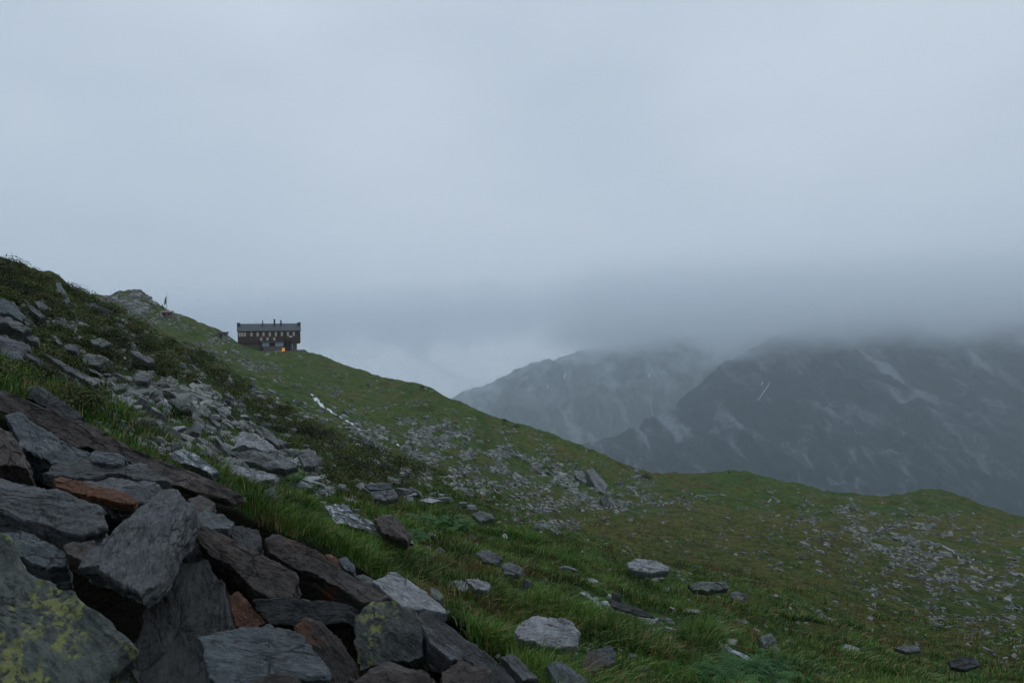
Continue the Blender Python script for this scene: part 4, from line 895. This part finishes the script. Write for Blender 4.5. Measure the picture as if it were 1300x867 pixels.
for k_ in (305.6, 308.6): part('shutter', lambda bm: box_bm(bm, bx_(k_), bx_(k_)+1.0, -.14, -.02, za-.05, zc+.05), HM['shut'], hut)
zd, zf = Z(432.2), Z(428.4)
for c_, s_ in ((334.0, 1), (341.5, 1), (349.8, 1), (321.5, 0), (315, 0)): window(c_, 1.5, zd, zf, s_)
part('sign_board', lambda bm: box_bm(bm, bx_(366.5), bx_(370.3), -.16, -.03, Z(428.4), Z(426.7)), HM['white'], hut)
part('foundation', lambda bm: box_bm(bm, xl+.3, bx_(376.0), .8, 9.8, Z(462), zb-.003), HM['stone'], hut)
# glazed veranda standing in front
def ver(bm): poly_bm(bm, [(-3.6, Z(456)), (-3.6, Z(440.2)), (.75, Z(440.2)), (.75, Z(456))], bx_(335), bx_(361.5))
vb = part('veranda', ver, HM['stone'], hut)
part('window_band', lambda bm: box_bm(bm, bx_(333.5), bx_(342), -3.7, -3.0, Z(440.2)+.003, Z(435.6)), HM['lglass'], vb)
part('window_band', lambda bm: box_bm(bm, bx_(349), bx_(359.5), -3.7, -3.0, Z(440.2)+.003, Z(435.6)), HM['lglass'], vb)
for k_ in np.arange(334.5, 361, 1.9):
    if 342 < k_ < 349: continue
    part('mullion', lambda bm: box_bm(bm, bx_(k_), bx_(k_)+.12, -3.78, -3.703, Z(440.0), Z(435.7)), HM['frame'], vb)
part('wall_panel', lambda bm: box_bm(bm, bx_(342)+.01, bx_(349)-.01, -3.6, -.02, Z(440.2)+.003, Z(435.6)), HM['dark'], vb)
part('roof', lambda bm: poly_bm(bm, [(-4.2, Z(435.6)+.003), (-4.2, Z(435.2)), (-.15, Z(433.6)), (-.15, Z(435.6)+.003)], bx_(332.5), bx_(362.5)), HM['roof'], vb)
tw = part('stair_tower', lambda bm: box_bm(bm, bx_(361.6), bx_(367.2), -4.6, -.18, Z(456), Z(432.4)), HM['dark'], hut)
part('roof', lambda bm: box_bm(bm, bx_(361.0), bx_(367.8), -4.9, -.17, Z(432.4)+.003, Z(431.8)), HM['roof'], tw)
part('lit_doorway', lambda bm: box_bm(bm, bx_(357.2), bx_(360.6), -3.68, -3.61, Z(448.6), Z(442.6)), HM['lit'], vb, 'doorway glowing orange from a lamp inside')
part('window', lambda bm: box_bm(bm, bx_(369.8), bx_(371.0), .74, .79, Z(444), Z(437.4)), HM['lglass'], hut)
# gravel terrace
def pad(bm): 
    pts = [(bx_(362), -6.5), (bx_(377), -7.5), (bx_(388), -4), (bx_(386), 4), (bx_(377), 9), (bx_(360), 9), (bx_(360), -5)]
    a = [bm.verts.new((x, y, Z(470))) for x, y in pts]; c = [bm.verts.new((x*.96+.04*bx_(370), y*.85, Z(446.3)+(.9 if y > 2 else 0))) for x, y in pts]
    bm.faces.new(a[::-1]); bm.faces.new(c)
    for i in range(len(pts)): bm.faces.new([a[i], a[(i+1) % len(pts)], c[(i+1) % len(pts)], c[i]])
tr = part('terrace', pad, HM['grav'], None); tr.location = hut.location; tr.rotation_euler = hut.rotation_euler; tag(tr, 'grey gravel terrace under the overhanging right end of the mountain hut', 'terrace')
# white bench table by the lit doorway
tb = bpy.data.objects.new('bench_table', None); COL.objects.link(tb); tb.location = hut.location+Vector((dirx.x*bx_(354), dirx.y*bx_(354), 0))+Vector((dirx.y, -dirx.x, 0))*4.9; tb.rotation_euler = hut.rotation_euler
tag(tb, 'white table with benches in front of the lit doorway', 'table')
z0_ = Z(448.5)
part('tabletop', lambda bm: box_bm(bm, -1.5, 1.5, -.4, .4, z0_+.72, z0_+.80), HM['white'], tb)
for s_ in (-1, 1):
    part('seat', lambda bm: box_bm(bm, -1.5, 1.5, s_*.75-.15, s_*.75+.15, z0_+.42, z0_+.47), HM['white'], tb)
    part('leg', lambda bm: (box_bm(bm, s_*1.1-.05, s_*1.1+.05, -.7, .7, z0_+.33, z0_+.41), box_bm(bm, s_*1.1-.05, s_*1.1+.05, -.3, -.2, z0_-.4, z0_+.717), box_bm(bm, s_*1.1-.05, s_*1.1+.05, .2, .3, z0_-.4, z0_+.717)), HM['white'], tb)
# small stone huts
def small_hut(px_, py_, w, dp, hgt, name, lab, wallm, roofm, d=None):
    h = hit(px_, py_) if d is None else P(px_, py_, d)
    e_ = bpy.data.objects.new(name, None); COL.objects.link(e_); e_.location = (h[0], h[1], h[2]); e_.rotation_euler = (0, 0, .35); tag(e_, lab, 'hut')
    part('wall', lambda bm: poly_bm(bm, [(-dp/2, -1.5), (-dp/2, hgt), (dp/2, hgt+.9), (dp/2, -1.5)], -w/2, w/2), wallm, e_)
    part('roof', lambda bm: poly_bm(bm, [(-dp/2-.4, hgt+.0), (-dp/2-.4, hgt+.2), (dp/2+.3, hgt+1.15), (dp/2+.3, hgt+.95)], -w/2-.4, w/2+.4), roofm, e_)
    part('door', lambda bm: box_bm(bm, -w*.3, -w*.3+.9, -dp/2-.08, -dp/2+.02, -.3, hgt-.3), HM['dark'], e_)
    part('window', lambda bm: box_bm(bm, w*.1, w*.1+.9, -dp/2-.06, -dp/2+.02, hgt*.45, hgt-.4), HM['glass'], e_)
    return e_
small_hut(212, 402.5, 4.4, 3.2, 1.7, 'stone_shed', 'little stone shed with pale red roof below the flagpole', HM['stone'], plain('faded red roof', (.20, .13, .125), .8))
small_hut(283, 428, 4, 4, 1.4, 'shed', 'low dark roofed shed on the ridge left of the mountain hut', plain('grey wall', (.2, .2, .2), .8), HM['dark'])
# flagpole with green flag
h = hit(211.5, 396); fp = bpy.data.objects.new('flagpole', None); COL.objects.link(fp); fp.location = Vector((h[0], h[1], float(gz(h[0], h[1])))); tag(fp, 'thin flagpole on the rocky shoulder above the stone shed', 'flagpole')
mh = 24*h[1]/F
def pole(bm): bmesh.ops.create_cone(bm, cap_ends=True, segments=10, radius1=.13, radius2=.07, depth=mh, matrix=Matrix.Translation((0, 0, mh/2)))
part('pole', pole, plain('pale pole', (.42, .45, .47), .5), fp)
part('finial', lambda bm: bmesh.ops.create_icosphere(bm, subdivisions=2, radius=.13, matrix=Matrix.Translation((0, 0, mh+.08))), HM['metal'], fp)
fl = []; nx_, nz_ = 12, 14
for i in range(nx_):
    for j in range(nz_):
        u = i/(nx_-1); v = j/(nz_-1); fl.append((-.08-(.85+.25*v)*u*(.75), .22*math.sin(u*9+v*2)*(.3+u), mh-1.4-v*3.0-.9*u))
fo = link('flag', mesh_np('flag', fl, [grid_faces(nx_, nz_)], plain('green cloth', (.02, .16, .085), .8, .3)), None, fp.location)
tag(fo, 'green flag hanging limp from the flagpole', 'flag')
sm = fo.modifiers.new('thickness', 'SOLIDIFY'); sm.thickness = .03
# cairns and waymarks
def cairn(px_, py_, w, lab, hgt=1.5):
    q = hit(px_, py_)
    if q is None: return
    r = random.Random(int(px_)); bm = bmesh.new(); z = -.25; s = w
    for k in range(6):
        t = hull(r.randint(0, 9999), .5, 14); me_ = bpy.data.meshes.new('t'); t.to_mesh(me_); t.free()
        n0 = len(bm.verts); bm.from_mesh(me_); bpy.data.meshes.remove(me_); bm.verts.ensure_lookup_table()
        for v in bm.verts[n0:]: v.co = Matrix.Rotation(r.uniform(0, 6), 3, 'Z') @ Vector((v.co.x*s, v.co.y*s*1.2, v.co.z*hgt*.36)) ; v.co.z += z; v.co.x += 0
        z += hgt/6.5; s *= .84
    me_ = bpy.data.meshes.new('cairn'); bm.to_mesh(me_); bm.free(); me_.materials.append(M['mid_dark'])
    o = link('cairn', me_, None, (q[0], q[1], float(gz(q[0], q[1])))); tag(o, lab, 'cairn')
cairn(206, 391, 1.0, 'small stone cairn left of the flagpole on the skyline', 2.2)
cairn(925, 600.5, 1.6, 'low cairn on top of the round grassy knoll', 1.2)
cairn(224, 399.5, .5, 'tiny cairn on the ridge line right of the stone shed', 1.2)
# ------------------------------------------------------------------ air, cloud, light
def vol_obj(name, V, faces, build):
    m = bpy.data.materials.new(name); m.use_nodes = True; nt = m.node_tree; nt.nodes.clear(); build(nt)
    me = bpy.data.meshes.new(name); me.from_pydata([tuple(v) for v in V], [], faces); me.update(); me.materials.append(m)
    o = link(name, me); return o
def boxv(x0, x1, y0, y1, z0, z1):
    return [(x0,y0,z0),(x1,y0,z0),(x1,y1,z0),(x0,y1,z0),(x0,y0,z1),(x1,y0,z1),(x1,y1,z1),(x0,y1,z1)], [(0,3,2,1),(4,5,6,7),(0,1,5,4),(1,2,6,5),(2,3,7,6),(3,0,4,7)]
HAZE = .9e-4
def hz(nt):
    v = nt.nodes.new('ShaderNodeVolumePrincipled'); v.inputs['Color'].default_value = (.83, .92, 1.0, 1); v.inputs['Density'].default_value = HAZE; v.inputs['Anisotropy'].default_value = .35
    o = nt.nodes.new('ShaderNodeOutputMaterial'); nt.links.new(v.outputs[0], o.inputs['Volume'])
tag(vol_obj('haze', *boxv(-14100, 14100, -14100, 14100, -906.5, 1700), hz), 'thin blue grey mountain haze filling the valley air', 'haze', None, 'stuff')
def cloud(name, bx, base_z, soft, dens, nscale, namp, lab, wisp=0., fx=500):
    (x0, x1, y0, y1, z0, z1) = bx
    def bld(nt):
        N = nt.nodes.new; Lk = nt.links.new
        tc = N('ShaderNodeTexCoord'); sp = N('ShaderNodeSeparateXYZ'); Lk(tc.outputs['Object'], sp.inputs[0])
        nz = N('ShaderNodeTexNoise'); mp = N('ShaderNodeMapping'); mp.inputs['Scale'].default_value = (1, .8, 1.5); Lk(tc.outputs['Object'], mp.inputs[0]); Lk(mp.outputs[0], nz.inputs['Vector'])
        nz.inputs['Scale'].default_value = nscale; nz.inputs['Detail'].default_value = 6; nz.inputs['Roughness'].default_value = .62
        def m(op, a, b_):
            q = N('ShaderNodeMath'); q.operation = op
            for i, t in enumerate((a, b_)):
                if isinstance(t, bpy.types.NodeSocket): Lk(t, q.inputs[i])
                else: q.inputs[i].default_value = t
            return q.outputs[0]
        def rg(v, a, b_, c=0., d=1.):
            q = N('ShaderNodeMapRange'); q.interpolation_type = 'SMOOTHSTEP'; Lk(v, q.inputs['Value'])
            for k_, t in zip(('From Min', 'From Max', 'To Min', 'To Max'), (a, b_, c, d)): q.inputs[k_].default_value = t
            return q.outputs[0]
        zt = m('ADD', sp.outputs[2], m('MULTIPLY', m('SUBTRACT', nz.outputs['Fac'], .5), namp))
        d1 = rg(zt, base_z, base_z+soft)
        top = rg(sp.outputs[2], base_z+soft*.8, z1-5, 1, 0)
        ex = m('MULTIPLY', rg(sp.outputs[0], x0, x0+fx), rg(sp.outputs[1], y0, y0+(y1-y0)*.2))
        dd = m('MULTIPLY', m('MULTIPLY', d1, top), ex)
        if wisp:
            n2 = N('ShaderNodeTexNoise'); Lk(mp.outputs[0], n2.inputs['Vector']); n2.inputs['Scale'].default_value = nscale*1.9; n2.inputs['Detail'].default_value = 7; n2.inputs['Roughness'].default_value = .62; n2.inputs['Distortion'].default_value = .6
            wz = m('MULTIPLY', rg(n2.outputs['Fac'], .56, .66), m('MULTIPLY', rg(sp.outputs[2], z0, z0+80), ex)); dd = m('ADD', dd, m('MULTIPLY', wz, wisp))
        v = N('ShaderNodeVolumePrincipled'); v.inputs['Color'].default_value = (.955, .98, 1.0, 1); Lk(m('MULTIPLY', dd, dens), v.inputs['Density'])
        v.inputs['Anisotropy'].default_value = .85
        o = N('ShaderNodeOutputMaterial'); Lk(v.outputs[0], o.inputs['Volume'])
    V, Fq = boxv(*bx)
    o = vol_obj(name, V, Fq, bld); tag(o, lab, 'cloud', None, 'stuff'); return o
cloud('cloud_bank', (160, 6700, 3500, 5300, -200, 760), 70, 340, .0036, .0022, 760, 'low grey cloud hiding the top of the near dark mountain')
cloud('cloud_bank', (-9000, 10500, 6500, 8700, -350, 1150), 320, 380, .0024, .0013, 900, 'pale cloud wrapped round the far misty mountain', .9, 1500)
w = bpy.data.worlds.new('World'); SC.world = w; w.use_nodes = True; nt = w.node_tree; nt.nodes.clear()
N = nt.nodes.new; Lk = nt.links.new
SUN_EL, SUN_AZ = R(58), R(-60)
sky = N('ShaderNodeTexSky'); sky.sky_type = 'NISHITA'; sky.sun_disc = False; sky.sun_elevation = SUN_EL; sky.sun_rotation = SUN_AZ
sm_ = N('ShaderNodeVectorMath'); sm_.operation = 'SCALE'; Lk(sky.outputs[0], sm_.inputs[0]); sm_.inputs['Scale'].default_value = .05
tc = N('ShaderNodeTexCoord'); mp = N('ShaderNodeMapping'); mp.inputs['Scale'].default_value = (1, 1, 2.6); Lk(tc.outputs['Generated'], mp.inputs[0])
nz = N('ShaderNodeTexNoise'); nz.inputs['Scale'].default_value = 1.5; nz.inputs['Detail'].default_value = 3; nz.inputs['Roughness'].default_value = .45; Lk(mp.outputs[0], nz.inputs[0])
cr = N('ShaderNodeValToRGB'); cr.color_ramp.elements[0].position = .34; cr.color_ramp.elements[0].color = (.53, .62, .735, 1); cr.color_ramp.elements[1].position = .66; cr.color_ramp.elements[1].color = (.69, .775, .88, 1); Lk(nz.outputs['Fac'], cr.inputs[0])
mx = N('ShaderNodeMix'); mx.data_type = 'RGBA'; mx.inputs[0].default_value = .9; Lk(sm_.outputs[0], mx.inputs[6]); Lk(cr.outputs[0], mx.inputs[7])
bg = N('ShaderNodeBackground'); bg.inputs[1].default_value = 1.0; Lk(mx.outputs[2], bg.inputs[0]); wo = N('ShaderNodeOutputWorld'); Lk(bg.outputs[0], wo.inputs[0])
sl = bpy.data.lights.new('sun', 'SUN'); sl.energy = .5; sl.angle = R(60); sl.color = (1, .97, .93); so_ = bpy.data.objects.new('sun', sl); COL.objects.link(so_)
sd = Vector((math.sin(-SUN_AZ)*-1*math.cos(SUN_EL)*-1, math.cos(SUN_AZ)*math.cos(SUN_EL), math.sin(SUN_EL))); so_.rotation_euler = sd.to_track_quat('Z', 'Y').to_euler(); so_.location = (0, 0, 60)
cd = bpy.data.cameras.new('camera'); cam = bpy.data.objects.new('camera', cd); COL.objects.link(cam); SC.camera = cam
cd.sensor_width = 36; cd.lens = 36*F/W0; cd.clip_start = .05; cd.clip_end = 40000; cam.matrix_world = CM.to_4x4()
SC.view_settings.view_transform = 'Standard'; SC.view_settings.look = 'None'; SC.view_settings.exposure = 0; SC.view_settings.gamma = 1; SC.view_settings.use_curve_mapping = False
cy = SC.cycles; cy.use_denoising = True
try: cy.denoiser = 'OPENIMAGEDENOISE'
except Exception as e: print(e)
cy.max_bounces = 16; cy.diffuse_bounces = 3; cy.glossy_bounces = 2; cy.transmission_bounces = 2; cy.volume_bounces = 14; cy.transparent_max_bounces = 8
cy.volume_step_rate = 1.0; cy.volume_max_steps = 256; cy.use_adaptive_sampling = True; cy.adaptive_threshold = .015
